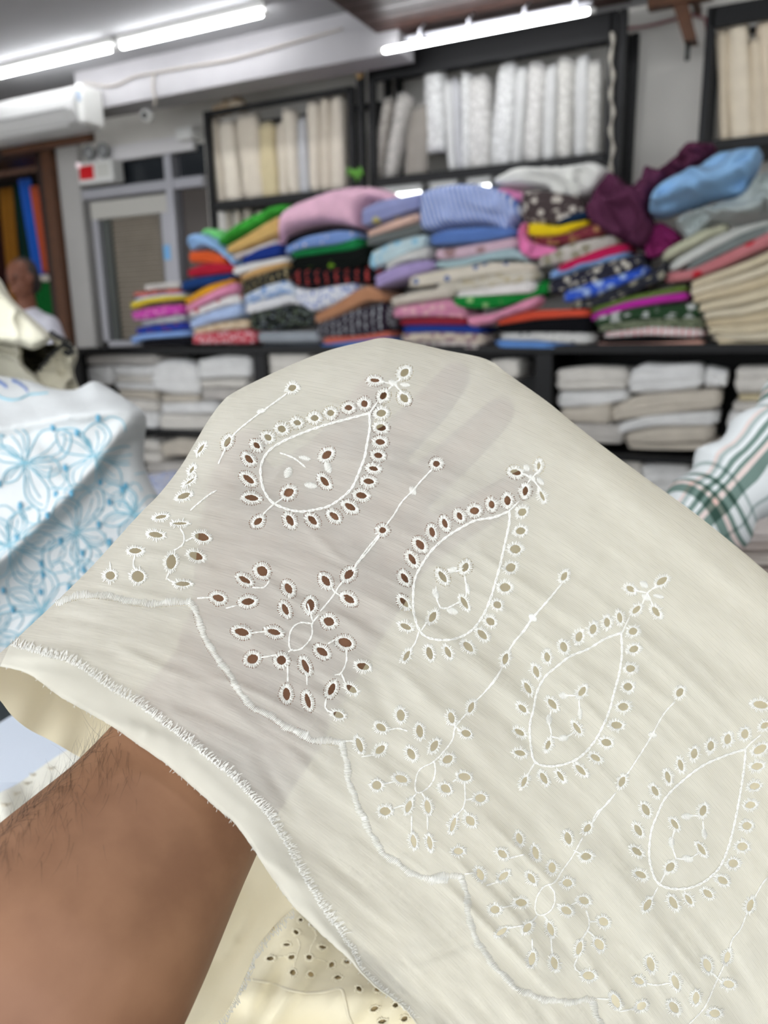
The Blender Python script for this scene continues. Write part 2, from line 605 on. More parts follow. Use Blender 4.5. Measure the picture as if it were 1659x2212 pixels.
hanging('hanging_cloth', -40, 14, 392, 760, 5.25, (40, 18, 16), 'dark maroon cloth hanging at the left edge in the wooden doorway')
hanging('hanging_cloth', 12, 42, 404, 660, 5.2, (136, 90, 30), 'mustard cloth hanging in the wooden doorway left of the dark green one', 2, -.06)
hanging('hanging_cloth', 38, 66, 396, 700, 5.22, (18, 44, 38), 'dark green cloth hanging between the mustard and blue cloths', 2)
hanging('hanging_cloth', 52, 80, 384, 620, 5.15, (36, 92, 186), 'bright blue cloth hanging in the wooden doorway', 2, .05)
hanging('hanging_cloth', 74, 92, 400, 590, 5.1, (190, 90, 58), 'orange cloth hanging in the wooden doorway beside the blue one', 2, .03)
hanging('hanging_cloth', 90, 124, 392, 600, 5.2, (26, 28, 24), 'black cloth hanging next to the orange cloth by the jamb', 2)
hanging('hanging_cloth', 82, 168, 602, 780, 5.0, (16, 92, 40), 'wide bright green cloth hanging low in the wooden doorway', 5, .02)
hanging('hanging_cloth', -60, 104, 338, 378, 4.98, (120, 92, 80), 'brown woven valance across the top of the wooden doorway', 9, 0, .012)
zr = PY(110, 600, 4.97)[2]
cr = MB().tube([(px(70, 600, 4.97), 4.97, zr), (px(142, 592, 4.97), 4.97, zr)], 0.03, 10).build('clothes_rail', mat('pale_rail', (196, 188, 176), 0.5))
tag(cr, 'pale rail above the bright green hanging cloth', 'rail')
t = MB().tube([(px(100, 450, 4.95), 4.95, pz(104, 432, 4.95)), (px(105, 470, 4.95), 4.95, pz(105, 448, 4.95))], .012, 8)
t.ball((px(107, 462, 4.95), 4.95, pz(107, 462, 4.95)), .035, .03, .06)
tag(t.build('pull_tag', M_white, smooth=True), 'small white tag dangling by the dark door jamb', 'tag')

# ---- tube lamps
def tube_lamp(p0, p1, label, r=0.0125, hang=0.0, batten=True):
    p0, p1 = np.array(p0, float), np.array(p1, float)
    t = empty('tube_lamp', (p0 + p1) / 2, label, 'lamp', 'fluorescent tube lamps')
    d = (p1 - p0) / np.linalg.norm(p1 - p0)
    MB().tube([p0, p0 + d * .01, p1 - d * .01, p1], [r * .8, r, r, r * .8], 12).build('tube', M_tube, t, True)
    for q, s in ((p0, -1), (p1, 1)):
        MB().tube([q + d * s * .002, q + d * s * .03], r * .9, 12).build('end_cap', M_white, t, True)
    if batten:
        zt_ = p0[2] + r + .01
        MB().box(min(p0[0], p1[0]) - .02, max(p0[0], p1[0]) + .02, p0[1] - .022, p0[1] + .022, zt_, max(zt_ + .03, ZC if not hang else zt_ + .03), .003).build('batten', M_white, t)
    return t


zt1 = 2.945
a0, a1, b0, b1 = PZ(-40, 172, zt1), PZ(240, 106, zt1), PZ(262, 100, zt1), PZ(567, 30, zt1)
ya = (a0[1] + b1[1]) / 2
tube_lamp((a0[0], ya, zt1), (a1[0], ya, zt1), 'lit tube lamp on the ceiling at the far left above the air conditioner')
tube_lamp((b0[0], ya, zt1), (b1[0], ya, zt1), 'lit tube lamp on the ceiling, middle one of the three')
c0, c1 = PY(830, 120, 3.92), PY(1272, 12, 3.92)
zc_ = (c0[2] + c1[2]) / 2
rl = tube_lamp((c0[0], 3.92, zc_), (c1[0], 3.92, zc_), 'lit tube lamp in front of the right-hand rack below brown boards', batten=False)
for uu in (905, 1010, 1130, 1240):
    xx = px(uu, 60, 3.95)
    MB().tube([(xx, 3.95, zc_ + .0), (xx, 3.97, zc_ + .08), (xx + .02, 3.98, 2.846)], .009, 6).build('clip', M_alu, rl, True)
MB().tube([(c0[0] + .1, 3.98, zc_ + .055), (c1[0], 3.98, zc_ + .055)], .014, 8).build('reflector_rail', M_alu, rl, True)
# further lamps of the same rows, behind and above the photographer
for i, (x, y) in enumerate(((-1.6, 1.9), (0.4, 1.9), (-2.2, 0.3), (0.0, 0.3), (1.8, 1.0), (-3.6, 1.6), (2.2, 3.0))):
    tube_lamp((x - .6, y, zt1), (x + .6, y, zt1), ['lit tube lamp on the ceiling behind the photographer, %s of seven' % w for w in
              ('first', 'second', 'third', 'fourth', 'fifth', 'sixth', 'seventh')][i])

# ---- air conditioner
ax0, ax1 = px(-260, 240, 3.8), px(160, 240, 3.8)
az1, az0 = pz(100, 190, 3.8), pz(100, 280, 3.8)
ac = empty('air_conditioner', ((ax0 + ax1) / 2, 3.9, az0), 'white split air conditioner on the beam at the upper left', 'air conditioner')
prof = [(4.0, az1), (3.86, az1), (3.81, az1 - .03), (3.795, az0 + .09), (3.83, az0 + .03), (3.92, az0), (4.0, az0)]
vs = [(x, y, z) for x in (ax0, ax1) for (y, z) in prof]
n = len(prof)
MB().add(vs, [(i, (i + 1) % n, n + (i + 1) % n, n + i) for i in range(n)] + [tuple(range(n - 1, -1, -1)), tuple(range(n, 2 * n))]).build('casing', mat('ac_plastic', (196, 196, 194), .35), ac)
MB().box(ax0 + .03, ax1 - .06, 3.786, 3.80, az0 + .095, az0 + .103).build('panel_seam', mat('seam', (150, 150, 150), .5), ac)
MB().add([(ax0 + .03, 3.80, az0 + .075), (ax1 - .1, 3.80, az0 + .075), (ax1 - .1, 3.85, az0 + .012), (ax0 + .03, 3.85, az0 + .012),
          (ax0 + .03, 3.81, az0 + .082), (ax1 - .1, 3.81, az0 + .082), (ax1 - .1, 3.86, az0 + .02), (ax0 + .03, 3.86, az0 + .02)],
         [(0, 1, 2, 3), (7, 6, 5, 4), (0, 4, 5, 1), (2, 6, 7, 3), (0, 3, 7, 4), (1, 5, 6, 2)]).build('louvre_flap', mat('flap', (205, 205, 203), .4), ac)
box_obj('end_cover', ax1, ax1 + .05, 3.82, 4.0, az0 + .01, az1, M_white, ac, .02)
box_obj('rating_sticker', ax1 + .02, ax1 + .045, 3.816, 3.822, az1 - .1, az1 - .04, mat('sticker_blue', (150, 170, 196), .5), ac, 0)

# ---- emergency light with red sign, two lamp heads
ex0, ex1, ez0, ez1 = px(203, 380), px(277, 380), pz(240, 402), pz(240, 354)
em = empty('emergency_light', ((ex0 + ex1) / 2, YW - .08, ez0), 'white emergency light box with a red lit panel over the door', 'emergency light')
box_obj('housing', ex0, ex1, YW - .16, YW - .04, ez0, ez1, M_white, em, .012)
box_obj('red_panel', ex0 + .02, ex0 + (ex1 - ex0) * .47, YW - .165, YW - .158, ez0 + .03, ez1 - .03, mat('red_lit', (170, 10, 20), .4, emit=((220, 10, 24), .12)), em, .003)
box_obj('label_plate', ex0 + (ex1 - ex0) * .56, ex1 - .03, YW - .165, YW - .158, ez0 + .03, ez1 - .03, mat('pale_plate', (206, 206, 198), .5), em, .002)
for fx in (.2, .62):
    xx = ex0 + (ex1 - ex0) * fx
    MB().tube([(xx, YW - .1, ez1), (xx, YW - .1, ez1 + .03)], .012, 8).ball((xx, YW - .1, ez1 + .075), .055, .03, .055).build('lamp_head', mat('clear_lens', (170, 172, 172), .2, trans=.35), em, True)
MB().ball((ex0 + .02, YW - .165, ez1 - .02), .022, .01, .022).build('indicator', mat('lit_dot', (240, 220, 226), .3, emit=((255, 236, 240), .3)), em, True)

# ---- security camera under the beam, junction box, cables
p = PY(318, 250, 4.15)
sc_ = empty('security_camera', p, 'small white dome camera hanging under the ceiling beam', 'camera')
MB().tube([(p[0], p[1], zb0), (p[0], p[1], p[2] + .03)], .008, 8).build('stem', M_white, sc_, True)
MB().ball(p, .045, .045, .04).build('housing', M_white, sc_, True)
MB().ball((p[0] + .012, p[1] - .04, p[2] - .008), .02, .015, .02).build('lens', mat('lens_black', (20, 20, 24), .15), sc_, True)
p = PY(408, 293, 4.7)
jb = MB().box(p[0] - .06, p[0] + .09, 4.62, YW, p[2] - .04, p[2] + .04, .015)
tag(jb.build('junction_box', M_white), 'white plastic junction box on the wall left of the left rack', 'junction box')


def cable(pts, r, mt, label):
    q = smooth_line(pts, .05)
    tag(MB().tube(q, r, 6).build('cable', mt, smooth=True), label, 'cable')


M_cab = mat('grey_cable', (168, 160, 150), .6)
M_pink = mat('pink_cable', (150, 92, 96), .6)
YB = 3.985
cable([PY(u, v, YB) for u, v in ((180, 178), (240, 186), (290, 165), (330, 158), (400, 145), (500, 128), (620, 95), (740, 62))], .006, M_cab, 'thin cable looping along the face of the ceiling beam')
cable([PY(u, v, YB) for u, v in ((332, 160), (330, 190), (336, 215), (333, 232))], .006, M_cab, 'short cable dropping down the beam to the dome camera')
cable([PY(u, v, 4.735) for u, v in ((1340, 62), (1390, 58), (1440, 46), (1500, 32), (1524, 40), (1530, 90), (1522, 200), (1520, 330))], .007, M_pink, 'pink cable running over the plain wall to the right rack')

# ---- wooden bracket at top right
p0, p1 = PY(1400, 6, 4.45), PY(1478, 2, 4.45)
wb = empty('wooden_bracket', PY(1490, 90, 4.45), 'brown wooden bracket with a metal rod high on the plain wall', 'bracket')
xa, xb_ = PY(1400, 8, 4.45)[0], PY(1540, 0, 4.45)[0]
za = PY(1440, 4, 4.45)[2]
box_obj('crosspiece', xa, xb_, 4.43, 4.5, za - .02, za + .03, M_wood, wb)
q0, q1 = PY(1470, 10, 4.47), PY(1490, 90, 4.47)
dx = .035
MB().add([(q0[0] - dx, 4.45, q0[2]), (q0[0] + dx, 4.45, q0[2]), (q1[0] + dx, 4.45, q1[2]), (q1[0] - dx * .7, 4.45, q1[2]),
          (q0[0] - dx, 4.55, q0[2]), (q0[0] + dx, 4.55, q0[2]), (q1[0] + dx, 4.55, q1[2]), (q1[0] - dx * .7, 4.55, q1[2])],
         [(0, 3, 2, 1), (4, 5, 6, 7), (0, 1, 5, 4), (2, 3, 7, 6), (1, 2, 6, 5), (0, 4, 7, 3)]).build('strut', M_wood, wb)
MB().tube([q1 + np.array([-.01, .02, .02]), PY(1484, 130, 4.48)], .012, 8).build('rod', mat('rod_grey', (70, 72, 70), .4, metal=.5), wb, True)
MB().tube([(q1[0], 4.5, za + .03), (q1[0], YW, za + .03)], .02, 8).build('wall_plug', M_wood, wb, True)

# =================================================================== SHELVING
YF = 4.0
ZB = PY(700, 748, YF)[2]            # top of the long board
ZB2 = 0.71
xL, xR = px(165, 745, YF), 1.6
su = empty('shelf_unit', ((xL + xR) / 2, 4.35, 0), 'long black steel shelving unit carrying the piles of coloured cloth', 'shelf')
box_obj('top_board', xL, xR, YF, YW - .01, ZB - .045, ZB, M_black, su)
box_obj('middle_board', xL, xR, YF, YW - .01, ZB2 - .035, ZB2, M_black, su)
box_obj('bottom_board', xL, xR, YF, YW - .01, .12, .15, M_black, su)
for u in (170, 562, 1172, 1860):
    xx = px(u, 840, YF)
    box_obj('upright', xx - .045, xx + .045, YF + .005, YF + .06, 0, ZB - .045, M_black, su)
    box_obj('side_panel', xx - .01, xx + .01, YF + .06, YW - .02, .15, ZB - .045, M_black, su, 0)
box_obj('back_panel', xL, xR, YW - .03, YW - .012, .1, ZB - .045, M_black, su, 0)

YR = 4.3


def rack(label, u0, u1, vt0, vb0, header=0.0, posts=()):
    """open steel rack: two posts, top rail, bottom shelf; corners read off at its left end"""
    x0, x1 = px(u0, vt0, YR), px(u1, vt0, YR)
    z1, z0 = pz(u0, vt0, YR), pz(u0, vb0, YR)
    t = empty('bolt_rack', ((x0 + x1) / 2, YR + .2, ZB), label, 'rack')
    for xx in (x0, x1) + tuple(posts):
        for yy in (YR, YR + .36):
            box_obj('post', xx - .02, xx + .02, yy, yy + .04, ZB + .002, z1, M_black, t)
    box_obj('top_rail', x0, x1, YR, YR + .035, z1 - .03 - header, z1, M_black, t)
    box_obj('top_rail', x0, x1, YR + .36, YR + .395, z1 - .03, z1, M_black, t)
    box_obj('shelf_board', x0, x1, YR, YR + .4, z0 - .05, z0, M_black, t)
    return t, x0, x1, z0, z1


r1 = rack('black steel rack of cream cloth bolts right of the aluminium door', 443, 757, 240, 438)
r2 = rack('black steel rack of white cloth bolts behind the right-hand tube lamp', 800, 1322, 122, 386, .1, (px(776, 180, YR), px(1345, 60, YR)))
r3 = rack('black steel rack of ivory bolts at the right edge', 1538, 2000, 14, 303, .06)


def bolt(rackinfo, ub, ut, vt, wpx, rgb, label, group, depth=.11, vb=None, lace=False):
    """a length of cloth wound flat on a board and stood on end: softly rounded, with the loose outer layer lapping over"""
    Y0 = YR + .06
    _, x0, x1, z0, z1 = rackinfo
    zb_ = z0 + .001 if vb is None else PY(ub, vb, Y0)[2]
    vbq = 400
    xb = px(ub, vb or 420, Y0)
    top = PY(ut, vt, Y0)
    wm = wpx * (Y0 / ray(ub, 300)[1]) / FPX / 2 * 1.04
    nz_, nc = 10, 20
    vs, fs = [], []
    sd = rng.random() * 50
    for j in range(nz_ + 1):
        t = j / nz_
        cx = xb + (top[0] - xb) * t
        cz = zb_ + (top[2] - zb_) * t
        for k in range(nc):
            a = 2 * math.pi * k / nc
            ca, sa = math.cos(a), math.sin(a)
            ex = math.copysign(abs(ca) ** .7, ca); ey = math.copysign(abs(sa) ** .7, sa)
            rr = 1 + .07 * math.sin(3 * a + sd + t * 3) + .05 * math.sin(t * 9 + sd) + (.05 if lace else .02) * math.sin(7 * a + t * 23 + sd)
            if j in (0, nz_):
                rr *= .86
            # the lapped outer edge
            lap = .1 if 0 < (a - 4.2) % 6.283 < 1.2 else 0
            vs.append((cx + wm * (rr + lap * .4) * ex, Y0 + depth / 2 + depth / 2 * (rr + lap) * ey, cz + (.012 * math.sin(2 * a + sd) if j == nz_ else 0)))
    for j in range(nz_):
        for k in range(nc):
            fs.append((j * nc + k, j * nc + (k + 1) % nc, (j + 1) * nc + (k + 1) % nc, (j + 1) * nc + k))
    # rolled end: inset rings step down to the core
    b0_ = nz_ * nc
    for s_, dz in ((.7, -.012), (.62, .004), (.35, -.012), (.28, .003)):
        st = len(vs)
        for k in range(nc):
            p = vs[b0_ + k]
            vs.append((top[0] + (p[0] - top[0]) * s_, Y0 + depth / 2 + (p[1] - Y0 - depth / 2) * s_, top[2] + dz))
        pr = st - nc if st - nc > b0_ else b0_
        for k in range(nc):
            fs.append((pr + k, pr + (k + 1) % nc, st + (k + 1) % nc, st + k))
    fs.append(tuple(range(len(vs) - nc, len(vs))))
    fs.append(tuple(range(nc - 1, -1, -1)))
    o = mesh_obj('cloth_bolt', vs, fs, fabric(rgb, 'floral' if lace else None, tuple(min(255, x + 26) for x in rgb) if lace else None, 1.5))
    return tag(o, label, 'cloth bolt', group)


ORD = ['first', 'second', 'third', 'fourth', 'fifth', 'sixth', 'seventh', 'eighth', 'ninth', 'tenth', 'eleventh', 'twelfth', 'thirteenth', 'fourteenth', 'fifteenth', 'sixteenth']
cr1, cr2, yl, gw, wh, ge = (204, 194, 178), (210, 201, 186), (200, 186, 150), (184, 184, 186), (200, 200, 198), (160, 154, 146)
L1 = [(471, 453, 256, 32, cr1), (500, 483, 260, 40, cr2), (545, 527, 246, 56, cr1), (581, 570, 266, 48, yl), (612, 602, 262, 26, cr1),
      (634, 618, 234, 32, cr2), (656, 648, 254, 28, gw), (679, 671, 216, 28, cr2), (702, 697, 204, 26, cr1), (728, 723, 204, 38, cr2)]
for i, (ub, ut, vt, wd, c) in enumerate(L1):
    bolt(r1, ub, ut, vt, wd, c, '%s upright cloth bolt, %s from the left in the left rack' % ({yl: 'straw yellow', gw: 'bluish white'}.get(c, 'cream'), ORD[i]), 'cream bolts in the left rack')
L2 = [(806, 834, 214, 28, ge, 1, None), (836, 868, 204, 36, (172, 168, 162), 1, None), (893, 905, 226, 52, (146, 140, 132), 0, None), (938, 932, 142, 50, wh, 1, 326), (976, 965, 172, 24, wh, 0, None),
      (992, 982, 172, 22, gw, 0, None), (1006, 1004, 156, 22, wh, 1, None), (1030, 1028, 166, 56, (192, 190, 186), 1, None), (1078, 1093, 140, 50, wh, 1, None), (1112, 1126, 142, 24, wh, 0, None),
      (1146, 1158, 138, 42, (196, 194, 190), 1, None), (1180, 1190, 138, 28, wh, 0, None), (1214, 1221, 126, 38, (194, 192, 186), 1, None), (1249, 1257, 118, 30, wh, 0, None), (1276, 1284, 128, 30, (192, 190, 184), 1, None)]
for i, (ub, ut, vt, wd, c, lc, vb) in enumerate(L2):
    bolt(r2, ub, ut, vt, wd, c, '%s cloth bolt, %s from the left in the rack behind the right-hand lamp' % ({ge: 'greige', (146, 140, 132): 'dull grey leaning'}.get(c, 'white'), ORD[i]), 'white bolts in the middle rack', vb=vb, lace=bool(lc))
iv = (216, 202, 178)
L3 = [(1556, 1559, 60, 24, iv), (1591, 1592, 34, 46, (226, 214, 192)), (1628, 1632, 80, 32, iv), (1656, 1652, 40, 36, (224, 208, 184)), (1692, 1690, 50, 36, iv)]
for i, (ub, ut, vt, wd, c) in enumerate(L3):
    bolt(r3, ub, ut, vt, wd, c, 'ivory cloth bolt, %s from the left in the rack at the right edge' % ORD[i], 'ivory bolts in the right-edge rack')
# short bolts standing below the left rack's board
for i, (ub, vt, wd) in enumerate(((492, 452, 20), (512, 446, 22), (534, 448, 24), (560, 456, 22))):
    p = PY(ub, vt, YR + .1)
    zt_ = p[2]
    q = MB().tube([(p[0], YR + .12, ZB + .01), (p[0] + .01, YR + .12, (ZB + zt_) / 2), (p[0] - .01, YR + .12, zt_)], [wd / 740, wd / 700, wd / 820], 12)
    tag(q.build('cloth_bolt', fabric(cr1), smooth=True), 'cream bolt below the left rack board, %s from the left' % ORD[i], 'cloth bolt', 'bolts under the left rack board')
# added glowing strips standing in for bright plastic-wrapped bolts under the middle rack's board
for i, (u0, u1, v) in enumerate(((834, 866, 393), (872, 922, 389), (944, 998, 383), (1024, 1070, 374), (1100, 1150, 363))):
    a_, b_ = PY(u0, v, YR + .3), PY(u1, v - 3, YR + .3)
    z_ = r2[3] - .075
    t = empty('glow_strip', (a_ + b_) / 2, 'short added glowing strip, %s from the left under the middle rack board' % ORD[i], 'lamp', 'added glowing strips under the middle rack')
    MB().tube([(a_[0], YR + .2, z_), (b_[0], YR + .2, z_)], .018, 10).build('tube', mat('strip_glow', (255, 255, 255), .4, emit=((252, 255, 255), 4.0)), t, True)
    MB().box(a_[0], b_[0], YR + .19, YR + .21, z_ + .012, z_ + .026).build('holder', M_white, t)
# odd bits on the racks
p = PY(486, 214, YR + .1)
q = MB()
for dx_, dz_, r_ in ((-.09, .03, .04), (-.02, .045, .05), (.06, .05, .05), (.1, .03, .035)):
    q.ball((p[0] + dx_, YR + .15, r1[4] + dz_ + .002), r_ * 1.2, .06, r_, 10, 6)
tag(q.build('fabric_bundle', fabric((190, 168, 140), 'floral', (214, 206, 190), 1.2), smooth=True), 'small crumpled beige bundle lying on top of the left rack', 'bundle')
p = PY(776, 152, YR - .03)
tag(MB().ball(p, .03, .02, .045).tube([p, p + np.array([0, .02, .1])], .008, 6).build('wooden_tag', mat('tag_wood', (170, 140, 96), .6), smooth=True), 'small tan tag hanging at the top between the two racks', 'tag')
p = PY(770, 376, YR - .06)
gq = MB()
for k in range(7):
    a = k * .9
    gq.tube([p + np.array([(k - 3) * .012, 0, 0]), p + np.array([(k - 3) * .015 + .01 * math.sin(a), -.02, .02 + .012 * math.cos(a)]), p + np.array([(k - 3) * .018, -.025, -.03 + .02 * math.cos(a)])], [.007, .009, .003], 6)
tag(gq.build('green_ribbon', fabric((110, 176, 70)), smooth=True), 'bright green ribbon tied between the two racks', 'ribbon')
# white lace strip hanging along the right posts
vs = []
fs = []
for j in range(30):
    v_ = 70 + j * 11
    p = PY(1322 + 3 * math.sin(j * .9), v_, YR - .015)
    wv = .009 + .004 * math.sin(j * 1.7)
    for sx, sy in ((-1, 0), (0, -.012), (1, 0), (0, .008)):
        vs.append((p[0] + sx * wv, p[1] + sy, p[2]))
for j in range(29):
    for k in range(4):
        fs.append((j * 4 + k, j * 4 + (k + 1) % 4, (j + 1) * 4 + (k + 1) % 4, (j + 1) * 4 + k))
fs += [(3, 2, 1, 0), tuple(116 + k for k in range(4))]
tag(mesh_obj('lace_strip', vs, fs, fabric((190, 184, 172))), 'narrow off-white lace strip hanging down the middle rack right post', 'lace')

# =================================================================== PILES OF FOLDED CLOTH
# pixel frames in which the outlines below were read off: origin and scale
CROP = {'o': (0, 0, 1.0), 3: (0, 350, 2.765), 4: (380, 380, 3.19), 5: (780, 340, 3.19), 6: (1100, 280, 2.968), 7: (160, 730, 3.95), 8: (1100, 700, 2.968),
        'A': (380, 720, 2.676), 'B': (100, 1050, 2.765), 'Cc': (600, 1150, 2.765), 'D': (1050, 1200, 2.724), 'E': (900, 1650, 2.186), 'F': (350, 1650, 2.552), 'G': (830, 850, 3.511)}


def fold(crop, cols, rgb, label, pat=None, rgb2=None, rgb3=None, Y=None, depth=.3, layers=3, group=None, scale=1.0, rough=.006, name='folded_cloth', mt=None):
    """a folded length of cloth seen from its fold: cols = (x, top, bottom) along the front edge.
    Layers bulge at the front fold, grooves between them; the slab runs back over the shelf."""
    ox, oy, sc = CROP[crop]
    yf = (YF + .03) if Y is None else Y
    c = np.array(cols, float)
    c = np.stack([ox + c[:, 0] / sc, oy + c[:, 1] / sc, oy + c[:, 2] / sc], 1)
    nx = 18
    # smooth columns
    t = np.linspace(0, 1, len(c)); tt = np.linspace(0, 1, nx)
    cc = np.stack([np.interp(tt, t, c[:, k]) for k in range(3)], 1)
    for _ in range(2):
        cc[1:-1] = cc[1:-1] * .5 + (cc[:-2] + cc[2:]) * .25
    L = max(1, layers)
    npf = 5 * L + 1
    sd = rng.random() * 90
    dd = depth * (0.9 + .2 * rng.random())
    rows = []
    for i in range(nx):
        s = i / (nx - 1)
        top, bot = PY(cc[i, 0], cc[i, 1], yf), PY(cc[i, 0], cc[i, 2], yf)
        th = max(top[2] - bot[2], .006)
        x = (top[0] + bot[0]) / 2
        e = min(s, 1 - s) * 2
        endr = math.sqrt(max(0, 1 - (1 - min(1, e * 9)) ** 2)) if e * 9 < 1 else 1.0
        endr = max(endr, .25)
        mid = (top[2] + bot[2]) / 2
        th *= .55 + .45 * endr
        back = yf + dd * (.75 + .25 * endr)
        r = []
        r.append((x, back, mid + th * .42))
        r.append((x, (yf + back) / 2, mid + th * .5))
        bul = min(.035, th * .55)
        for k in range(npf):
            q = k / (npf - 1)
            w = q * L
            lay = abs(math.sin(math.pi * w)) ** .6
            yo = -bul * math.sqrt(max(0, 1 - (2 * q - 1) ** 2)) * .6 - min(.012, th / L * .5) * lay
            yo += rough * float(vnoise(np.array([s * 5]), np.array([q * 2 * L + sd]), 3)[0]) + .02 * math.sin(s * 3 + sd) + (1 - endr) * .03
            r.append((x + .004 * math.sin(q * 9 + sd), yf + yo, mid + th * (.5 - q)))
        r.append((x, (yf + back) / 2, mid - th * .5))
        r.append((x, back, mid - th * .42))
        rows.append(r)
    n = len(rows[0])
    vs = [p for r in rows for p in r]
    fs = []
    for i in range(nx - 1):
        for k in range(n):
            k2 = (k + 1) % n
            fs.append((i * n + k, (i + 1) * n + k, (i + 1) * n + k2, i * n + k2))
    fs.append(tuple(range(n))); fs.append(tuple((nx - 1) * n + k for k in range(n - 1, -1, -1)))
    o = mesh_obj(name, vs, fs, mt or fabric(rgb, pat, rgb2, scale, rgb3))
    return tag(o, label, 'cloth', group)


def blob(crop, outline, rgb, label, Y=None, bulge=.05, thick=.12, pat=None, rgb2=None, rgb3=None, scale=1.0, wr=.012, wdir=(1, .4), name='draped_cloth', cat='cloth', group=None, spacing=None, seed=1, mt=None, depthfn=None, roundpx=None, backgap=None):
    """a crumpled, unfolded cloth: a closed puffed body with its own outline, wrinkles and thickness.
    It stands in the vertical plane Y, or at the camera-distance field depthfn(u, v) for things that lie near by."""
    ox, oy, sc = CROP[crop]
    o = np.array(outline, float)
    o = np.stack([ox + o[:, 0] / sc, oy + o[:, 1] / sc], 1)
    size = max(np.ptp(o[:, 0]), np.ptp(o[:, 1]))
    sp = spacing or max(3.0, size / 38)
    o = smooth_line(o, sp, closed=True)
    P, T = cdt_sheet(o, [], sp)
    d = dist_line(P[:, 0], P[:, 1], np.vstack([o, o[:1]]))
    R = roundpx or size * .075
    x = np.clip(d / R, 0, 1)
    prof = np.sqrt(1 - (1 - x) ** 2)
    onb = d < 1e-3
    a, b = wdir
    wn = 1.5 * vnoise((P[:, 0] * b - P[:, 1] * a) / size * 9, (P[:, 0] * a + P[:, 1] * b) / size * 2.5, seed) * .7 + vnoise(P[:, 0] / size * 8, P[:, 1] / size * 8, seed + 5) * .5
    rd = vnoise((P[:, 0] * b - P[:, 1] * a) / size * 5 + .8 * vnoise(P[:, 0] / size * 4, P[:, 1] / size * 4, seed + 7), (P[:, 0] * a + P[:, 1] * b) / size * 2.2, seed + 3)
    wn = wn + 2.2 * (1 - 3.0 * np.abs(rd)).clip(-.6, 1)
    nv = len(P)
    idx_back = -np.ones(nv, int)
    if depthfn is None:
        yf = (YF + .05) if Y is None else Y
        q = FWD[None] + RGT[None] * ((P[:, 0] - W / 2) / FPX)[:, None] - UPV[None] * ((P[:, 1] - H / 2) / FPX)[:, None]
        base = CAM[None] + q * (yf / q[:, 1])[:, None]
        f_ = base.copy(); f_[:, 1] += thick * .5 - (bulge + thick * .5) * prof - wr * wn * x
        bk = base.copy(); bk[:, 1] += thick * .5 + thick * .5 * prof
    else:
        dep = depthfn(P[:, 0], P[:, 1])
        f_ = PDv(P[:, 0], P[:, 1], dep - bulge * prof - wr * wn * x)
        bk = PDv(P[:, 0], P[:, 1], dep + (backgap or thick) * prof)
    inner = np.nonzero(~onb)[0]
    idx_back[onb] = np.nonzero(onb)[0]
    idx_back[inner] = nv + np.arange(len(inner))
    vs = np.vstack([f_, bk[inner]])
    fs = np.vstack([T, idx_back[T][:, ::-1]])
    # orient the front towards the camera
    ob = mesh_obj(name, vs, fs, mt or fabric(rgb, pat, rgb2, scale, rgb3))
    return tag(ob, label, cat, group)


G1 = 'folded cloths in the short pile at the far left of the shelf'
F = fold
p = 'in the short pile before the aluminium door'
F(3, [(850, 735, 768), (960, 722, 756), (1085, 715, 752)], (206, 202, 196), 'pale grey folded cloth on top of the short pile before the door', group=G1)
F(3, [(805, 782, 818), (900, 768, 800), (1085, 754, 778)], (206, 112, 104), 'coral folded cloth, second from the top ' + p, 'floral', (120, 60, 56), group=G1)
F(3, [(812, 812, 838), (960, 786, 806), (1090, 776, 798)], (176, 196, 222), 'thin pale blue cloth above the yellow one in the short pile', group=G1, layers=1)
F(3, [(792, 845, 882), (880, 815, 848), (1000, 798, 826), (1095, 794, 818)], (222, 200, 60), 'yellow folded cloth ' + p, group=G1, layers=2)
F(3, [(850, 862, 884), (950, 836, 866), (1098, 818, 852)], (88, 66, 60), 'dark brown printed cloth ' + p, 'floral', (150, 110, 90), group=G1)
F(3, [(788, 900, 948), (900, 872, 938), (1000, 858, 922), (1105, 850, 908)], (200, 72, 172), 'magenta folded cloth with small pale print ' + p, 'floral', (226, 150, 200), group=G1)
F(3, [(840, 948, 982), (960, 932, 968), (1120, 912, 952)], (186, 186, 190), 'grey printed cloth ' + p, 'floral', (140, 144, 156), group=G1)
F(3, [(815, 992, 1030), (950, 972, 1016), (1125, 954, 1002)], (38, 66, 160), 'royal blue folded cloth near the bottom ' + p, 'dots', (150, 60, 60), .4, group=G1)
F(3, [(790, 1044, 1096), (880, 1024, 1058), (1000, 1016, 1050), (1135, 1002, 1040)], (138, 172, 226), 'light blue folded cloth drooping at the bottom ' + p, group=G1, layers=2)
F(3, [(835, 1072, 1096), (980, 1052, 1094), (1160, 1042, 1092)], (24, 24, 30), 'black folded cloth lowest ' + p, group=G1)

G2 = 'folded cloths in the second pile'
p = 'in the second pile from the left'
blob(4, [(90, 440), (110, 400), (160, 392), (240, 425), (320, 490), (400, 570), (425, 600), (405, 625), (330, 560), (250, 505), (180, 495), (100, 515)], (142, 182, 226), 'light blue cloth drooping over the top of the second pile', bulge=.03, thick=.14, Y=YF + .06)
blob(4, [(178, 410), (215, 368), (270, 362), (330, 395), (345, 470), (280, 450), (230, 420)], (126, 214, 130), 'mint green cloth tucked behind the light blue one', Y=YF + .16, bulge=.03)
blob(4, [(300, 450), (440, 320), (600, 235), (690, 200), (775, 196), (770, 245), (620, 320), (470, 400), (350, 478), (312, 480)], (62, 160, 58), 'bright green cloth rolled over the top of the third pile', bulge=.04, thick=.1, Y=YF + .1)
F(4, [(345, 490, 548), (450, 425, 505), (600, 332, 440), (725, 268, 400)], (208, 172, 106), 'sandy tan folded cloth under the bright green roll', group=G2, layers=2, Y=YF + .08)
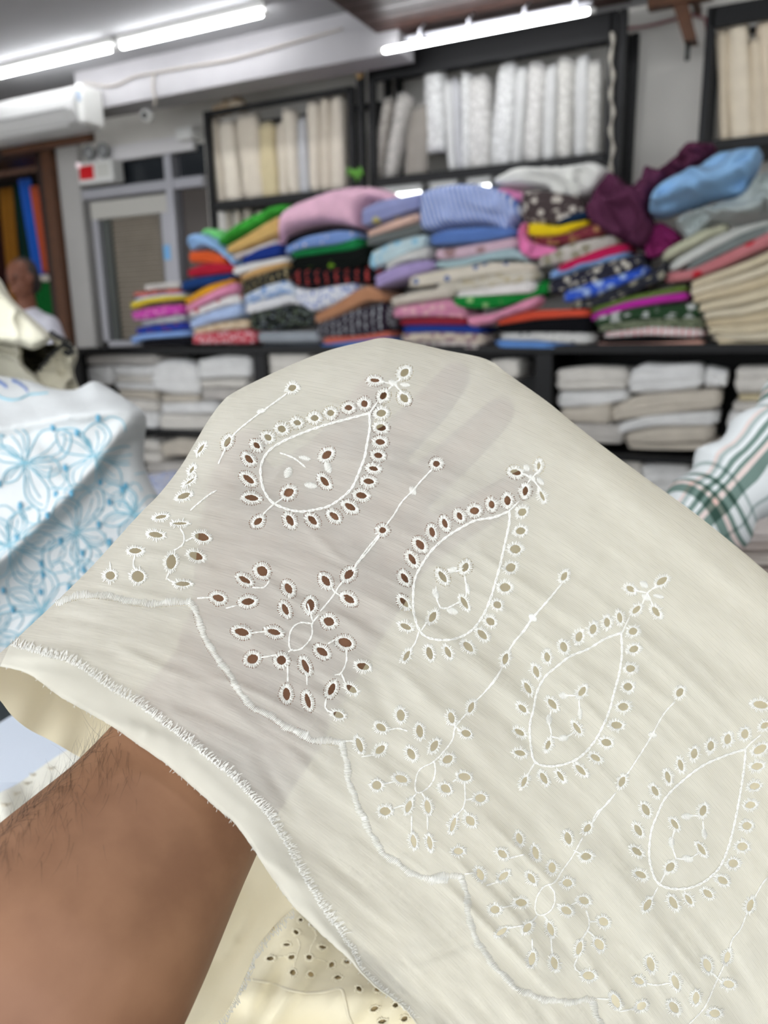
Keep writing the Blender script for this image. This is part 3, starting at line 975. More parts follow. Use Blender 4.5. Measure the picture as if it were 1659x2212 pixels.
F(4, [(100, 520, 600), (220, 508, 600), (335, 556, 612)], (216, 92, 44), 'orange folded cloth ' + p, group=G2, Y=YF + .05)
F(4, [(62, 652, 694), (180, 606, 692), (300, 600, 678), (408, 618, 664)], (176, 36, 56), 'crimson folded cloth ' + p, group=G2)
F(4, [(48, 730, 804), (200, 695, 764), (405, 668, 704)], (32, 62, 116), 'navy folded cloth ' + p, group=G2)
F(4, [(62, 856, 892), (200, 762, 824), (350, 700, 744), (385, 704, 734)], (232, 168, 46), 'amber folded cloth slanting up to the right ' + p, group=G2, layers=2)
F(4, [(70, 906, 954), (200, 836, 890), (340, 764, 824), (435, 730, 800)], (224, 146, 176), 'pink folded cloth ' + p, group=G2)
F(4, [(90, 940, 978), (200, 892, 942), (330, 832, 892), (442, 812, 880)], (230, 226, 222), 'white folded cloth with red flowers ' + p, 'dots', (200, 30, 44), group=G2, scale=.55)
F(4, [(88, 992, 1062), (250, 932, 1010), (465, 878, 972)], (176, 196, 230), 'pale blue folded cloth ' + p, group=G2)
F(4, [(108, 1056, 1090), (300, 1008, 1066), (512, 986, 1050)], (206, 184, 152), 'beige printed folded cloth ' + p, 'floral', (228, 214, 190), group=G2)
F(4, [(130, 1090, 1158), (300, 1070, 1160), (548, 1056, 1158)], (196, 72, 86), 'red cloth with white blossoms lowest ' + p, 'floral', (232, 196, 200), group=G2, scale=1.4)

G3 = 'folded cloths in the third pile'
p = 'in the third pile from the left'
F(4, [(395, 555, 585), (550, 488, 524), (695, 428, 466)], (214, 206, 200), 'thin white sprigged cloth above the navy one ' + p, 'dots', (190, 80, 90), group=G3, layers=1, Y=YF + .07)
F(4, [(438, 568, 606), (560, 506, 582), (700, 468, 558), (745, 476, 552)], (34, 58, 134), 'deep blue folded cloth ' + p, group=G3)
F(4, [(408, 636, 694), (560, 590, 644), (765, 548, 588)], (222, 222, 220), 'white folded cloth below the deep blue one ' + p, group=G3)
F(4, [(448, 694, 728), (600, 628, 684), (775, 586, 626)], (200, 160, 106), 'tan folded cloth ' + p, group=G3, layers=2)
F(4, [(448, 724, 826), (600, 672, 762), (805, 622, 712)], (40, 42, 40), 'black cloth with cream upright motifs ' + p, 'motif', (176, 160, 122), group=G3, scale=1.3)
F(4, [(468, 826, 900), (620, 760, 852), (790, 714, 812), (845, 772, 832)], (206, 216, 228), 'white cloth with blue leaf print ' + p, 'floral', (110, 150, 204), group=G3, scale=.8)
F(4, [(488, 896, 954), (650, 846, 924), (790, 806, 874), (855, 842, 900)], (224, 224, 226), 'plain white folded cloth under the blue leaf print ' + p, group=G3)
F(4, [(528, 950, 1066), (700, 900, 1066), (860, 886, 1040), (965, 942, 1030)], (34, 38, 36), 'black floral folded cloth lowest ' + p, 'floral', (84, 92, 78), (120, 126, 134), group=G3, layers=4)
F(4, [(578, 1076, 1150), (800, 1072, 1150), (1005, 1066, 1148)], (150, 156, 162), 'grey silvery folded cloth on the shelf under the third pile', group=G3, layers=2)
F(4, [(580, 1150, 1186), (800, 1150, 1186), (1000, 1148, 1184)], (70, 74, 80), 'dark slate folded cloth at the very bottom of the third pile', group=G3, layers=2)

G4 = 'folded cloths in the pile under the pink cloth'
p = 'under the pale pink cloth'
blob(4, [(682, 480), (700, 400), (715, 290), (760, 225), (850, 170), (960, 130), (1080, 85), (1190, 66), (1300, 60), (1400, 78), (1500, 130), (1560, 180), (1530, 215), (1400, 180), (1310, 210), (1285, 300), (1275, 368), (1180, 352), (1050, 335), (920, 358), (800, 395), (745, 440), (712, 492)],
     (232, 186, 206), 'large pale pink cloth heaped on the fourth pile', bulge=.07, thick=.24, Y=YF + .07, wr=.011, seed=4)
F(4, [(760, 434, 486), (900, 376, 424), (1050, 340, 380), (1230, 352, 384)], (26, 24, 30), 'black folded cloth directly ' + p, group=G4, layers=1, Y=YF + .08)
F(4, [(766, 500, 548), (900, 424, 496), (1100, 374, 474), (1245, 378, 440)], (122, 152, 206), 'blue folded cloth with pale dots ' + p, 'dots', (226, 210, 206), group=G4, scale=1.2)
F(4, [(798, 524, 568), (900, 496, 554), (1100, 474, 524), (1275, 414, 508)], (30, 122, 68), 'emerald folded cloth ' + p, group=G4, layers=2)
F(4, [(786, 562, 650), (1000, 536, 652), (1200, 512, 644), (1335, 478, 612)], (18, 22, 20), 'black cloth with few lime sprigs ' + p, 'dots', (110, 150, 40), group=G4, scale=.35, layers=4)
F(4, [(806, 650, 756), (1000, 648, 760), (1250, 638, 748), (1395, 612, 726)], (20, 20, 24), 'black cloth with a row of small red motifs ' + p, 'motif', (176, 70, 66), group=G4, scale=1.0)
F(4, [(826, 762, 846), (950, 790, 944), (1100, 758, 894), (1265, 734, 806)], (214, 216, 222), 'white and blue floral cloth sagging ' + p, 'floral', (98, 122, 186), group=G4, scale=1.3)
F(4, [(945, 956, 1026), (1100, 876, 984), (1250, 782, 914), (1350, 748, 862), (1465, 824, 870)], (178, 128, 96), 'brown folded cloth slanting up to the right ' + p, group=G4, layers=2)
F(4, [(958, 1028, 1106), (1150, 958, 1106), (1300, 902, 1096), (1485, 866, 1068)], (44, 34, 46), 'dark aubergine cloth with white and green motifs ' + p, 'motif', (180, 184, 188), group=G4, layers=4, scale=1.4)
F(4, [(1006, 1112, 1164), (1250, 1090, 1138), (1485, 1068, 1108)], (206, 112, 94), 'coral folded cloth below the aubergine one', group=G4, layers=2)
F(4, [(970, 1158, 1220), (1250, 1132, 1220), (1505, 1106, 1215)], (84, 122, 190), 'mid blue folded cloth lowest in the fourth pile', group=G4)

G5 = 'folded cloths in the pile under the blue striped cloth'
p = 'left of the blue striped cloth'
F(5, [(16, 366, 486), (150, 302, 446), (300, 268, 388), (436, 236, 336)], (144, 150, 192), 'periwinkle printed cloth on top, ' + p, 'dots', (190, 180, 110), group=G5, scale=.4)
F(5, [(36, 512, 560), (200, 450, 514), (415, 380, 444)], (216, 182, 166), 'peach folded cloth ' + p, group=G5, layers=2)
F(5, [(46, 558, 616), (250, 502, 566), (425, 440, 516)], (108, 112, 110), 'grey folded cloth ' + p, group=G5)
F(5, [(70, 660, 786), (200, 588, 722), (350, 540, 646), (455, 528, 604)], (190, 210, 214), 'pale aqua printed cloth ' + p, 'floral', (146, 194, 216), group=G5, scale=.6)
F(5, [(176, 734, 794), (300, 668, 724), (485, 606, 692)], (200, 200, 196), 'pale grey folded cloth above the lavender one', group=G5)
F(5, [(106, 826, 910), (250, 752, 862), (400, 712, 804), (515, 706, 762)], (168, 152, 196), 'lavender folded cloth in the fifth pile', group=G5)
blob(5, [(412, 500), (408, 330), (430, 240), (520, 198), (640, 176), (780, 174), (920, 196), (1010, 235), (1080, 300), (1125, 370), (1118, 420), (1060, 480), (1010, 530), (960, 500), (900, 478), (760, 470), (620, 490), (500, 512)],
     (200, 208, 230), 'large blue and white striped cloth heaped on the fifth pile', bulge=.07, thick=.24, Y=YF + .06, pat='stripes', rgb2=(92, 124, 198), seed=6, scale=.43, wr=.010)
F(5, [(476, 540, 606), (600, 498, 606), (850, 478, 584), (1088, 486, 536)], (92, 124, 186), 'denim blue folded cloth under the striped cloth', group=G5)
F(5, [(518, 640, 704), (700, 612, 694), (1095, 540, 612)], (212, 184, 196), 'pale pink folded cloth under the denim blue one', 'dots', (160, 130, 130), group=G5, scale=.3)
F(5, [(508, 716, 764), (700, 696, 754), (900, 640, 704), (1050, 614, 694), (1155, 676, 726)], (166, 190, 194), 'seafoam folded cloth in the fifth pile', group=G5, layers=2)
F(5, [(336, 826, 904), (600, 764, 866), (900, 716, 806), (1205, 724, 776)], (216, 208, 192), 'cream cloth with small blue and brown print', 'dots', (90, 110, 160), (170, 120, 80), group=G5, scale=.6)
F(5, [(520, 866, 926), (700, 848, 918), (900, 806, 894), (1222, 768, 844)], (204, 198, 184), 'stone coloured printed cloth above the white one in the fifth pile', 'floral', (184, 172, 140), group=G5)
F(5, [(204, 966, 1036), (400, 924, 996), (648, 888, 964)], (206, 198, 184), 'beige folded cloth above the rose printed one', group=G5)
F(5, [(646, 920, 972), (900, 894, 954), (1215, 846, 932)], (228, 224, 220), 'white folded cloth above the bright green one', group=G5)
F(5, [(636, 966, 1022), (800, 952, 1048), (1000, 948, 1024), (1200, 888, 964), (1290, 832, 924)], (28, 132, 56), 'bright green folded cloth with pale sprigs in the fifth pile', 'dots', (150, 190, 130), group=G5, scale=.5)
F(5, [(226, 1040, 1110), (450, 1000, 1098), (640, 972, 1104), (735, 1050, 1112)], (206, 138, 166), 'rose printed folded cloth in the fifth pile', 'floral', (220, 170, 180), group=G5, scale=.7)
blob(5, [(728, 1110), (760, 1085), (900, 1066), (1060, 1004), (1180, 955), (1240, 950), (1250, 985), (1210, 1035), (1080, 1088), (920, 1148), (790, 1172), (745, 1165)],
     (216, 142, 168), 'pink cloth rolled and lying across the fifth pile', bulge=.05, thick=.1, Y=YF + .02, seed=9)
F(5, [(252, 1108, 1158), (500, 1098, 1154), (745, 1106, 1156)], (146, 44, 60), 'maroon folded cloth in the fifth pile', group=G5, layers=2)
F(5, [(276, 1156, 1214), (500, 1150, 1204), (740, 1158, 1212), (836, 1176, 1214)], (42, 66, 148), 'cobalt folded cloth in the fifth pile', group=G5)
F(5, [(286, 1214, 1274), (550, 1204, 1264), (856, 1216, 1290)], (206, 194, 178), 'beige floral folded cloth below the cobalt one', 'floral', (150, 120, 124), group=G5)
F(5, [(326, 1272, 1318), (600, 1264, 1322), (838, 1288, 1322)], (206, 198, 192), 'off-white bordered cloth lowest in the fifth pile', 'motif', (130, 90, 110), group=G5, layers=2)

G6 = 'folded cloths in the low stack before the sixth pile'
F(5, [(936, 1096, 1164), (1200, 1050, 1116), (1575, 1040, 1098)], (212, 82, 58), 'vermilion folded cloth on top of the low stack', group=G6, layers=2)
F(5, [(928, 1160, 1206), (1250, 1114, 1206), (1585, 1098, 1210)], (20, 20, 24), 'black folded cloth under the vermilion one', group=G6)
F(5, [(955, 1204, 1256), (1250, 1204, 1268), (1605, 1210, 1292)], (206, 206, 202), 'white folded cloth with dark dots in the low stack', 'dots', (60, 60, 70), group=G6, layers=2)
F(5, [(928, 1254, 1314), (1250, 1268, 1318), (1565, 1292, 1322)], (100, 144, 206), 'cornflower blue folded cloth lowest in the low stack', group=G6, layers=2)

G7 = 'folded cloths in the pile under the plum cloth'
blob(6, [(-120, 330), (-40, 270), (40, 235), (200, 226), (400, 218), (520, 196), (570, 205), (628, 255), (600, 330), (540, 400), (470, 440), (380, 452), (270, 430), (235, 380), (100, 372), (-40, 370)],
     (222, 222, 216), 'crumpled white cloth lying on the sixth pile', bulge=.06, thick=.2, Y=YF + .1, seed=12, wr=.02, wdir=(.9, .5))
F(6, [(-60, 380, 440), (0, 376, 446), (95, 400, 474)], (224, 140, 186), 'pink cloth corner peeping from under the white cloth', group=G7, layers=1, Y=YF + .1)
F(6, [(88, 398, 596), (250, 398, 606), (485, 436, 596)], (76, 66, 66), 'dark cloth with bold white flowers under the white cloth', 'floral', (196, 188, 178), group=G7, layers=4, scale=.9, Y=YF + .05)
F(6, [(290, 584, 616), (420, 538, 592), (510, 526, 574)], (22, 44, 70), 'dark teal folded cloth beside the yellow one', group=G7, layers=1)
F(6, [(128, 606, 684), (200, 600, 690), (320, 622, 684), (420, 588, 636), (515, 568, 606)], (230, 200, 30), 'bright yellow folded cloth in the sixth pile', group=G7, layers=2)
F(6, [(128, 688, 746), (350, 680, 738), (560, 600, 694), (610, 632, 682)], (122, 52, 62), 'maroon printed folded cloth under the yellow one', 'floral', (176, 130, 90), group=G7)
blob(6, [(55, 690), (80, 605), (115, 600), (125, 700), (200, 735), (300, 755), (320, 790), (230, 815), (140, 828), (75, 790)], (226, 126, 176), 'candy pink cloth hanging out of the sixth pile', Y=YF + .0, bulge=.03, thick=.08, seed=15)
F(6, [(190, 822, 886), (400, 732, 856), (650, 676, 748), (725, 692, 726)], (196, 190, 182), 'light grey cloth with leaf print in the sixth pile', 'floral', (150, 144, 124), group=G7, scale=.6)
F(6, [(306, 890, 936), (450, 806, 894), (700, 728, 804), (775, 732, 774)], (190, 32, 84), 'raspberry red folded cloth in the sixth pile', group=G7, layers=2)
F(6, [(266, 910, 966), (500, 838, 886), (775, 776, 814)], (128, 164, 214), 'thin sky blue folded cloth under the raspberry one', group=G7, layers=1)
F(6, [(246, 964, 1056), (500, 882, 1006), (865, 786, 886)], (48, 48, 60), 'black cloth with dense white flowers in the sixth pile', 'floral', (196, 190, 178), group=G7, scale=1.0)
F(6, [(356, 1044, 1114), (600, 958, 1054), (885, 862, 928)], (54, 92, 200), 'blue cloth with pale flowers in the sixth pile', 'floral', (160, 184, 226), group=G7, scale=.7, layers=2)
F(6, [(378, 1108, 1166), (650, 1018, 1114), (900, 926, 1006), (1010, 842, 966)], (50, 52, 60), 'charcoal floral folded cloth in the sixth pile', 'floral', (150, 146, 130), group=G7, scale=.7)
F(6, [(518, 1142, 1182), (800, 1056, 1106), (1135, 996, 1042)], (104, 128, 62), 'olive green folded cloth in the sixth pile', group=G7, layers=1)
F(6, [(522, 1178, 1236), (750, 1100, 1156), (1000, 1056, 1112), (1148, 1042, 1094)], (186, 46, 160), 'vivid magenta folded cloth in the sixth pile', group=G7, layers=2)
F(6, [(556, 1206, 1264), (800, 1138, 1220), (1248, 1104, 1210)], (46, 72, 48), 'dark green cloth with white flowers in the sixth pile', 'floral', (186, 190, 186), group=G7, scale=.6)
F(6, [(576, 1248, 1300), (900, 1212, 1270), (1256, 1206, 1280)], (122, 130, 106), 'grey green printed folded cloth in the sixth pile', 'floral', (70, 80, 60), group=G7, scale=1.6)
F(6, [(606, 1292, 1338), (900, 1262, 1318), (1246, 1278, 1336)], (226, 214, 212), 'white folded cloth with a red print in the sixth pile', 'motif', (206, 92, 100), group=G7, layers=2, scale=2)
F(6, [(586, 1336, 1368), (900, 1322, 1366), (1248, 1334, 1366)], (22, 20, 22), 'black folded cloth near the bottom of the sixth pile', group=G7, layers=2)
F(6, [(556, 1364, 1398), (900, 1364, 1398), (1246, 1350, 1394)], (214, 166, 150), 'salmon folded cloth lowest in the sixth pile', group=G7, layers=2)
blob(6, [(488, 500), (530, 430), (590, 330), (632, 262), (680, 285), (735, 330), (775, 362), (830, 320), (868, 225), (920, 238), (990, 258), (1000, 300), (940, 400), (900, 520), (930, 620), (900, 720), (850, 765), (760, 735), (660, 690), (570, 640), (505, 580)],
     (92, 48, 74), 'plum purple cloth bunched up on the sixth pile', bulge=.09, thick=.22, Y=YF + .02, seed=21, wr=.03, wdir=(.3, 1))
blob(6, [(955, 262), (1040, 190), (1120, 90), (1160, 70), (1240, 84), (1320, 92), (1310, 140), (1230, 200), (1140, 270), (1060, 300), (985, 330)],
     (96, 50, 74), 'plum purple cloth end with a pale print trailing to the right rack', bulge=.04, thick=.14, Y=YF + .12, seed=22, wr=.02)
blob(6, [(866, 800), (880, 720), (940, 600), (1010, 610), (1105, 690), (1050, 745), (985, 800), (900, 832)], (132, 42, 96), 'magenta corner of cloth hanging below the plum cloth', bulge=.03, thick=.1, Y=YF + .06, seed=23)
blob(6, [(880, 515), (905, 430), (950, 350), (1040, 285), (1180, 230), (1330, 138), (1450, 118), (1612, 116), (1606, 210), (1525, 370), (1480, 412), (1300, 440), (1150, 490), (990, 548), (910, 552)],
     (140, 182, 222), 'light blue cloth folded loosely on the right-hand heap', bulge=.07, thick=.24, Y=YF - .04, seed=25, wr=.05, wdir=(1, -.4))
blob(6, [(1060, 600), (1100, 545), (1200, 498), (1350, 445), (1480, 408), (1560, 300), (1640, 262), (1760, 260), (1760, 560), (1659, 575), (1480, 602), (1320, 588), (1250, 622), (1150, 702), (1095, 655)],
     (176, 186, 184), 'pale grey green cloth sliding down the right-hand heap', bulge=.06, thick=.22, Y=YF - .02, seed=27, wr=.045, wdir=(1, -.5))
G8 = 'cloths in the right-hand heap'
F(6, [(985, 788, 856), (1250, 636, 706), (1400, 596, 640)], (192, 192, 166), 'pale olive folded cloth under the grey green one', group=G8, layers=2)
F(6, [(1028, 856, 922), (1300, 690, 768), (1500, 610, 660), (1700, 570, 610)], (206, 208, 202), 'white folded cloth slanting under the grey green one', group=G8)
F(6, [(1128, 866, 916), (1350, 736, 806), (1520, 650, 730), (1720, 590, 650)], (126, 134, 132), 'dark grey green cloth with pale dots in the right-hand heap', 'dots', (160, 166, 162), group=G8)
F(6, [(996, 916, 984), (1170, 898, 964), (1400, 786, 876), (1720, 630, 730)], (196, 124, 128), 'dusty pink cloth with red flowers in the right-hand heap', 'dots', (190, 36, 50), group=G8, scale=.4)
G9 = 'cream cloths fanned at the right end of the shelf'
le = [(1165, 968, 1018), (1160, 1018, 1064), (1180, 1064, 1118), (1218, 1118, 1172), (1250, 1172, 1222), (1262, 1222, 1268), (1280, 1268, 1314), (1310, 1314, 1352), (1335, 1352, 1388)]
ri = [720, 800, 880, 960, 1046, 1128, 1204, 1272, 1336, 1392]
for i, (x_, a_, b_) in enumerate(le):
    xm = (x_ + 1790) / 2
    F(6, [(x_, a_, b_), (x_ + 60, a_ - 22 + i * 2, b_ - 18 + i * 2), (xm, (a_ + ri[i]) / 2 + 14, (b_ + ri[i + 1]) / 2 + 14), (1790, ri[i], ri[i + 1])], [(212, 200, 172), (216, 206, 182), (206, 192, 162)][i % 3],
      'cream folded cloth, %s from the top in the fanned stack at the right' % ORD[i], group=G9, layers=2)

# ---- white stacks in the compartments below the board
GL = 'off-white cloths in the lower compartments'
YC = YF + .09
wt, ow, be, gy = (224, 224, 222), (214, 210, 202), (200, 192, 178), (190, 186, 180)
LOW = [
    (7, [(100, 150, 232), (350, 122, 226), (722, 140, 232)], gy, 'greyish folded cloth topmost in the lower left compartment'),
    (7, [(-40, 300, 420), (150, 240, 402), (335, 236, 404)], wt, 'thick white folded cloth at the left of the lower left compartment'),
    (7, [(338, 234, 312), (550, 240, 330), (688, 236, 312)], wt, 'white folded cloth in the lower left compartment, second layer'),
    (7, [(356, 318, 376), (684, 322, 384)], ow, 'off-white folded cloth in the lower left compartment, third layer'),
    (7, [(366, 380, 430), (688, 388, 452)], wt, 'white folded cloth in the lower left compartment, fourth layer'),
    (7, [(396, 436, 506), (704, 456, 532)], be, 'beige folded cloth in the lower left compartment, fifth layer'),
    (7, [(428, 512, 600), (728, 534, 630)], ow, 'off-white folded cloth in the lower left compartment, sixth layer'),
    (7, [(480, 606, 780), (742, 636, 784)], wt, 'white folded cloth lowest at the left of the lower left compartment'),
    (7, [(688, 250, 440), (800, 186, 474), (920, 176, 484), (1066, 230, 484)], wt, 'big rounded white fold in the middle of the lower left compartment'),
    (7, [(778, 484, 546), (1070, 488, 546)], be, 'tan folded cloth under the big rounded white fold'),
    (7, [(748, 550, 646), (1260, 540, 646)], wt, 'long white folded cloth in the lower left compartment'),
    (7, [(760, 650, 786), (1230, 650, 798)], ow, 'long off-white folded cloth on the middle board, lower left compartment'),
    (7, [(1076, 190, 354), (1300, 136, 338), (1514, 150, 340)], wt, 'thick white cloth at the right of the lower left compartment'),
    (7, [(1072, 358, 426), (1490, 344, 424)], ow, 'off-white folded cloth under the thick white one at the right divider'),
    (7, [(1090, 430, 532), (1440, 428, 532)], gy, 'grey white folded cloth low beside the right divider'),
    (7, [(590, 850, 960), (745, 880, 966)], ow, 'off-white folded cloth below the middle board at the left'),
    (7, [(742, 900, 1012), (900, 840, 1006), (1080, 860, 1006)], be, 'rounded beige fold below the middle board at the left'),
    (7, [(600, 966, 1058), (770, 974, 1066)], ow, 'small off-white fold under the one below the middle board'),
    (7, [(600, 1070, 1150), (1000, 1056, 1156)], gy, 'grey white folded cloth lower below the middle board'),
    (7, [(600, 1156, 1250), (1000, 1160, 1256)], ow, 'off-white folded cloth lowest visible below the middle board'),
    (4, [(600, 1236, 1320), (700, 1206, 1400), (960, 1200, 1420)], ow, 'rounded cream fold in the compartment behind the cloth peak'),
    (8, [(-120, 230, 330), (0, 218, 350), (78, 226, 350)], ow, 'cream fold left of the divider beside the cloth peak'),
    (8, [(306, 290, 424), (500, 268, 424), (764, 280, 420)], ow, 'thick cream folded cloth topmost in the lower right compartment'),
    (8, [(306, 430, 534), (550, 428, 526), (764, 424, 486)], wt, 'white folded cloth under the thick cream one'),
    (8, [(330, 538, 626), (500, 532, 626), (660, 500, 640)], be, 'beige folded cloth at the left of the lower right compartment'),
    (8, [(400, 630, 724), (560, 636, 762), (738, 650, 772)], gy, 'grey folded cloth low at the left of the lower right compartment'),
    (8, [(768, 300, 444), (850, 250, 448), (1000, 258, 436), (1246, 250, 414)], wt, 'bulky white fold in the middle of the lower right compartment'),
    (8, [(1254, 268, 410), (1396, 300, 404)], wt, 'narrow white fold right of the bulky white one'),
    (8, [(648, 534, 630), (800, 460, 606), (1100, 428, 566), (1356, 416, 546)], be, 'long beige folded cloth in the lower right compartment'),
    (8, [(698, 640, 700), (900, 584, 656), (1340, 552, 648)], wt, 'long white folded cloth under the long beige one'),
    (8, [(738, 700, 770), (930, 660, 762), (1310, 652, 748)], be, 'sand coloured folded cloth in the lower right compartment'),
    (8, [(758, 766, 800), (1050, 764, 806), (1370, 752, 806)], be, 'beige folded cloth lowest in the lower right compartment'),
    (8, [(1452, 276, 446), (1760, 268, 440)], ow, 'thick off-white folded cloth behind the checked sleeve'),
    (8, [(1470, 450, 494), (1760, 454, 494)], (206, 194, 160), 'straw coloured folded cloth behind the checked sleeve'),
    (8, [(1436, 498, 556), (1760, 498, 556)], ow, 'cream folded cloth just above the checked sleeve'),
    (8, [(1400, 560, 700), (1760, 560, 700)], wt, 'white folded cloth partly hidden by the checked sleeve'),
    (8, [(600, 880, 1000), (740, 850, 1040), (850, 860, 1080)], ow, 'off-white fold under the middle board beside the held cloth'),
    (8, [(850, 900, 1100), (980, 872, 1110), (1160, 866, 1110)], wt, 'big white rounded fold under the middle board at the right'),
]
for cr_, cols, c_, lb in LOW:
    F(cr_, cols, c_, lb, group=GL, Y=YC, layers=2 if len(cols) < 3 else 3, depth=.34)

# =================================================================== THE HELD CLOTH
def conv(crop, pts):
    ox, oy, sc = CROP[crop]
    return [(ox + p[0] / sc, oy + p[1] / sc) + tuple(p[2:]) for p in pts]


SIL = [(-70, 1460), (-20, 1425), (15, 1398), (75, 1343), (150, 1272), (200, 1222), (250, 1167), (300, 1112), (345, 1066), (390, 1008), (420, 958), (450, 908), (480, 868), (510, 845), (600, 801), (700, 760),
       (790, 737), (830, 730), (880, 738), (960, 756), (1050, 776), (1100, 810), (1180, 866), (1240, 915), (1300, 962), (1400, 1036), (1500, 1108), (1600, 1188), (1659, 1238), (1760, 1320)]
HEM = [(-70, 1440), (0, 1440), (60, 1455), (130, 1505), (235, 1565), (300, 1610), (358, 1650), (413, 1697), (475, 1752), (507, 1779), (550, 1838), (577, 1881), (605, 1920), (632, 1956), (663, 1987), (703, 2026),
       (742, 2061), (765, 2085), (785, 2108), (820, 2140), (867, 2171), (899, 2212), (950, 2300)]
SILs = smooth_line(SIL, 9)
HEMs = smooth_line(HEM[1:], 9)
KW, MW, GW = .00055, .17, 1500.0


def weave_st(u, v):
    """cloth coordinates: t counts across the threads that run parallel to the hem, s along them"""
    w = u + v - GW
    t = (w + (1 + MW) / KW) * np.exp(-KW * u)
    s = u * .8 + v * .6
    return s, t


def base_depth(u, v):
    n = (u - 550) * .62 - (v - 1840) * .78
    return .262 + 9e-5 * n + 2.0e-8 * np.maximum(u - 900, 0) * np.maximum(v - 1500, 0)


RIDGE = [  # hand-placed creases: x0 y0 x1 y1 half-width(px) height(mm, + towards the viewer)
    (700, 1300, 840, 1420, 14, 1.0), (840, 1420, 960, 1545, 16, 1.2), (960, 1545, 1110, 1700, 20, .8), (790, 1450, 860, 1590, 22, -1.2),
    (1090, 1140, 1300, 1262, 26, -2.0), (1300, 1262, 1660, 1490, 34, -2.2), (1180, 1330, 1330, 1420, 18, -1.4), (1240, 1410, 1330, 1460, 16, -1.2),
    (1050, 1505, 1160, 1620, 16, -1.3), (1080, 1300, 1180, 1380, 14, -1.0), (1330, 1760, 1450, 1900, 20, -1.2), (1420, 1640, 1540, 1760, 18, -1.0),
    (900, 2080, 1020, 2030, 12, -1.4), (860, 2106, 1010, 2030, 26, 1.4), (1560, 1560, 1659, 1650, 20, -1.1), (640, 1420, 720, 1500, 12, -.8),
    (420, 1120, 560, 1060, 10, .7), (560, 1060, 640, 990, 10, .7), (830, 1000, 930, 965, 8, .9), (700, 985, 830, 1010, 9, .7), (520, 1210, 640, 1300, 9, .8),
    (640, 1120, 760, 1230, 10, .7), (250, 1395, 420, 1480, 12, .8), (420, 1480, 600, 1600, 14, 1.0), (600, 1600, 700, 1690, 14, .9), (560, 1640, 640, 1760, 16, -1.1),
    (300, 1180, 470, 1240, 9, .7), (360, 1100, 470, 1120, 8, .6), (1300, 1040, 1500, 1190, 26, 1.2), (1430, 1190, 1659, 1370, 40, -1.6),
    (1480, 1180, 1659, 1320, 18, .9), (700, 1560, 800, 1700, 22, -1.0), (1060, 1850, 1230, 2050, 22, -1.0), (1180, 1780, 1330, 1900, 18, .8),
]


def sil_dist(u, v):
    return dist_line(u, v, SIL)


def wrinkle(u, v):
    """relief of the cloth in metres, positive towards the viewer"""
    s, t = weave_st(u, v)
    far = np.clip((v - 780) / 200, 0, 1)
    z = far * (1.2e-3 * vnoise(s / 420, t / 62, 1) + .7e-3 * vnoise(s / 260, t / 34, 2)) + .30e-3 * far * vnoise(s / 150, t / 15, 3)
    z = z + far * (1.3e-3 * (1 - 2.2 * np.abs(vnoise(s / 330, t / 44, 6))) + .75e-3 * (1 - 2.2 * np.abs(vnoise(s / 170 + .0015 * t, t / 21, 7)))) * np.clip(.55 + .6 * vnoise(u / 210, v / 210, 9), 0, 1)
    z = z + far * .5e-3 * (1 - 2.4 * np.abs(vnoise(s / 130 + .002 * t, t / 17, 14))) * np.clip((1080 - u) / 200, 0, 1) * np.clip(.5 + .8 * vnoise(u / 120, v / 120, 15), 0, 1)
    z = z + 2.2e-3 * vnoise(u / 330, v / 330, 4) + .12e-3 * vnoise(u / 22, v / 22, 5)
    for x0, y0, x1, y1, w, h in RIDGE:
        dx, dy = x1 - x0, y1 - y0
        L2 = dx * dx + dy * dy
        q = ((u - x0) * dx + (v - y0) * dy) / L2
        d = np.abs((u - x0) * dy - (v - y0) * dx) / math.sqrt(L2)
        g = np.exp(-(d / w) ** 2) * np.clip(1.15 - np.abs(q - .5) * 2.0, 0, 1) ** .7
        z = z + h * 1e-3 * 1.35 * g
    return z


EDGE_R, EDGE_E = 110.0, .022


def front_depth(u, v):
    u = np.asarray(u, float); v = np.asarray(v, float)
    d = sil_dist(u, v)
    x = np.clip(1 - d / EDGE_R, 0, 1)
    right = np.clip((u - 850) / 250, 0, 1)
    e = EDGE_E * (1 - .45 * right)
    return base_depth(u, v) + e * (1 - np.sqrt(np.maximum(0, 1 - x * x))) - wrinkle(u, v) * np.clip(d / 30, 0, 1)


def back_depth(u, v):
    u = np.asarray(u, float); v = np.asarray(v, float)
    d = sil_dist(u, v)
    x = np.clip(1 - d / 240.0, 0, 1)
    right = np.clip((u - 850) / 250, 0, 1)
    e = EDGE_E * (1 - .45 * right)
    return base_depth(u, v) + e + (.085 - .035 * right) * np.sqrt(np.maximum(0, 1 - x * x)) + (4e-3 * vnoise(u / 120, v / 120, 8) + 2.2e-3 * (1 - 2.5 * np.abs(vnoise((u + .45 * v) / 60, (v - u) / 260, 12)))) * np.clip(d / 60, 0, 1)


def S(u, v, off=0.0):
    """point on the front sheet, lifted `off` metres towards the viewer"""
    u = np.atleast_1d(np.asarray(u, float)); v = np.atleast_1d(np.asarray(v, float))
    return PDv(u, v, front_depth(u, v) - off)


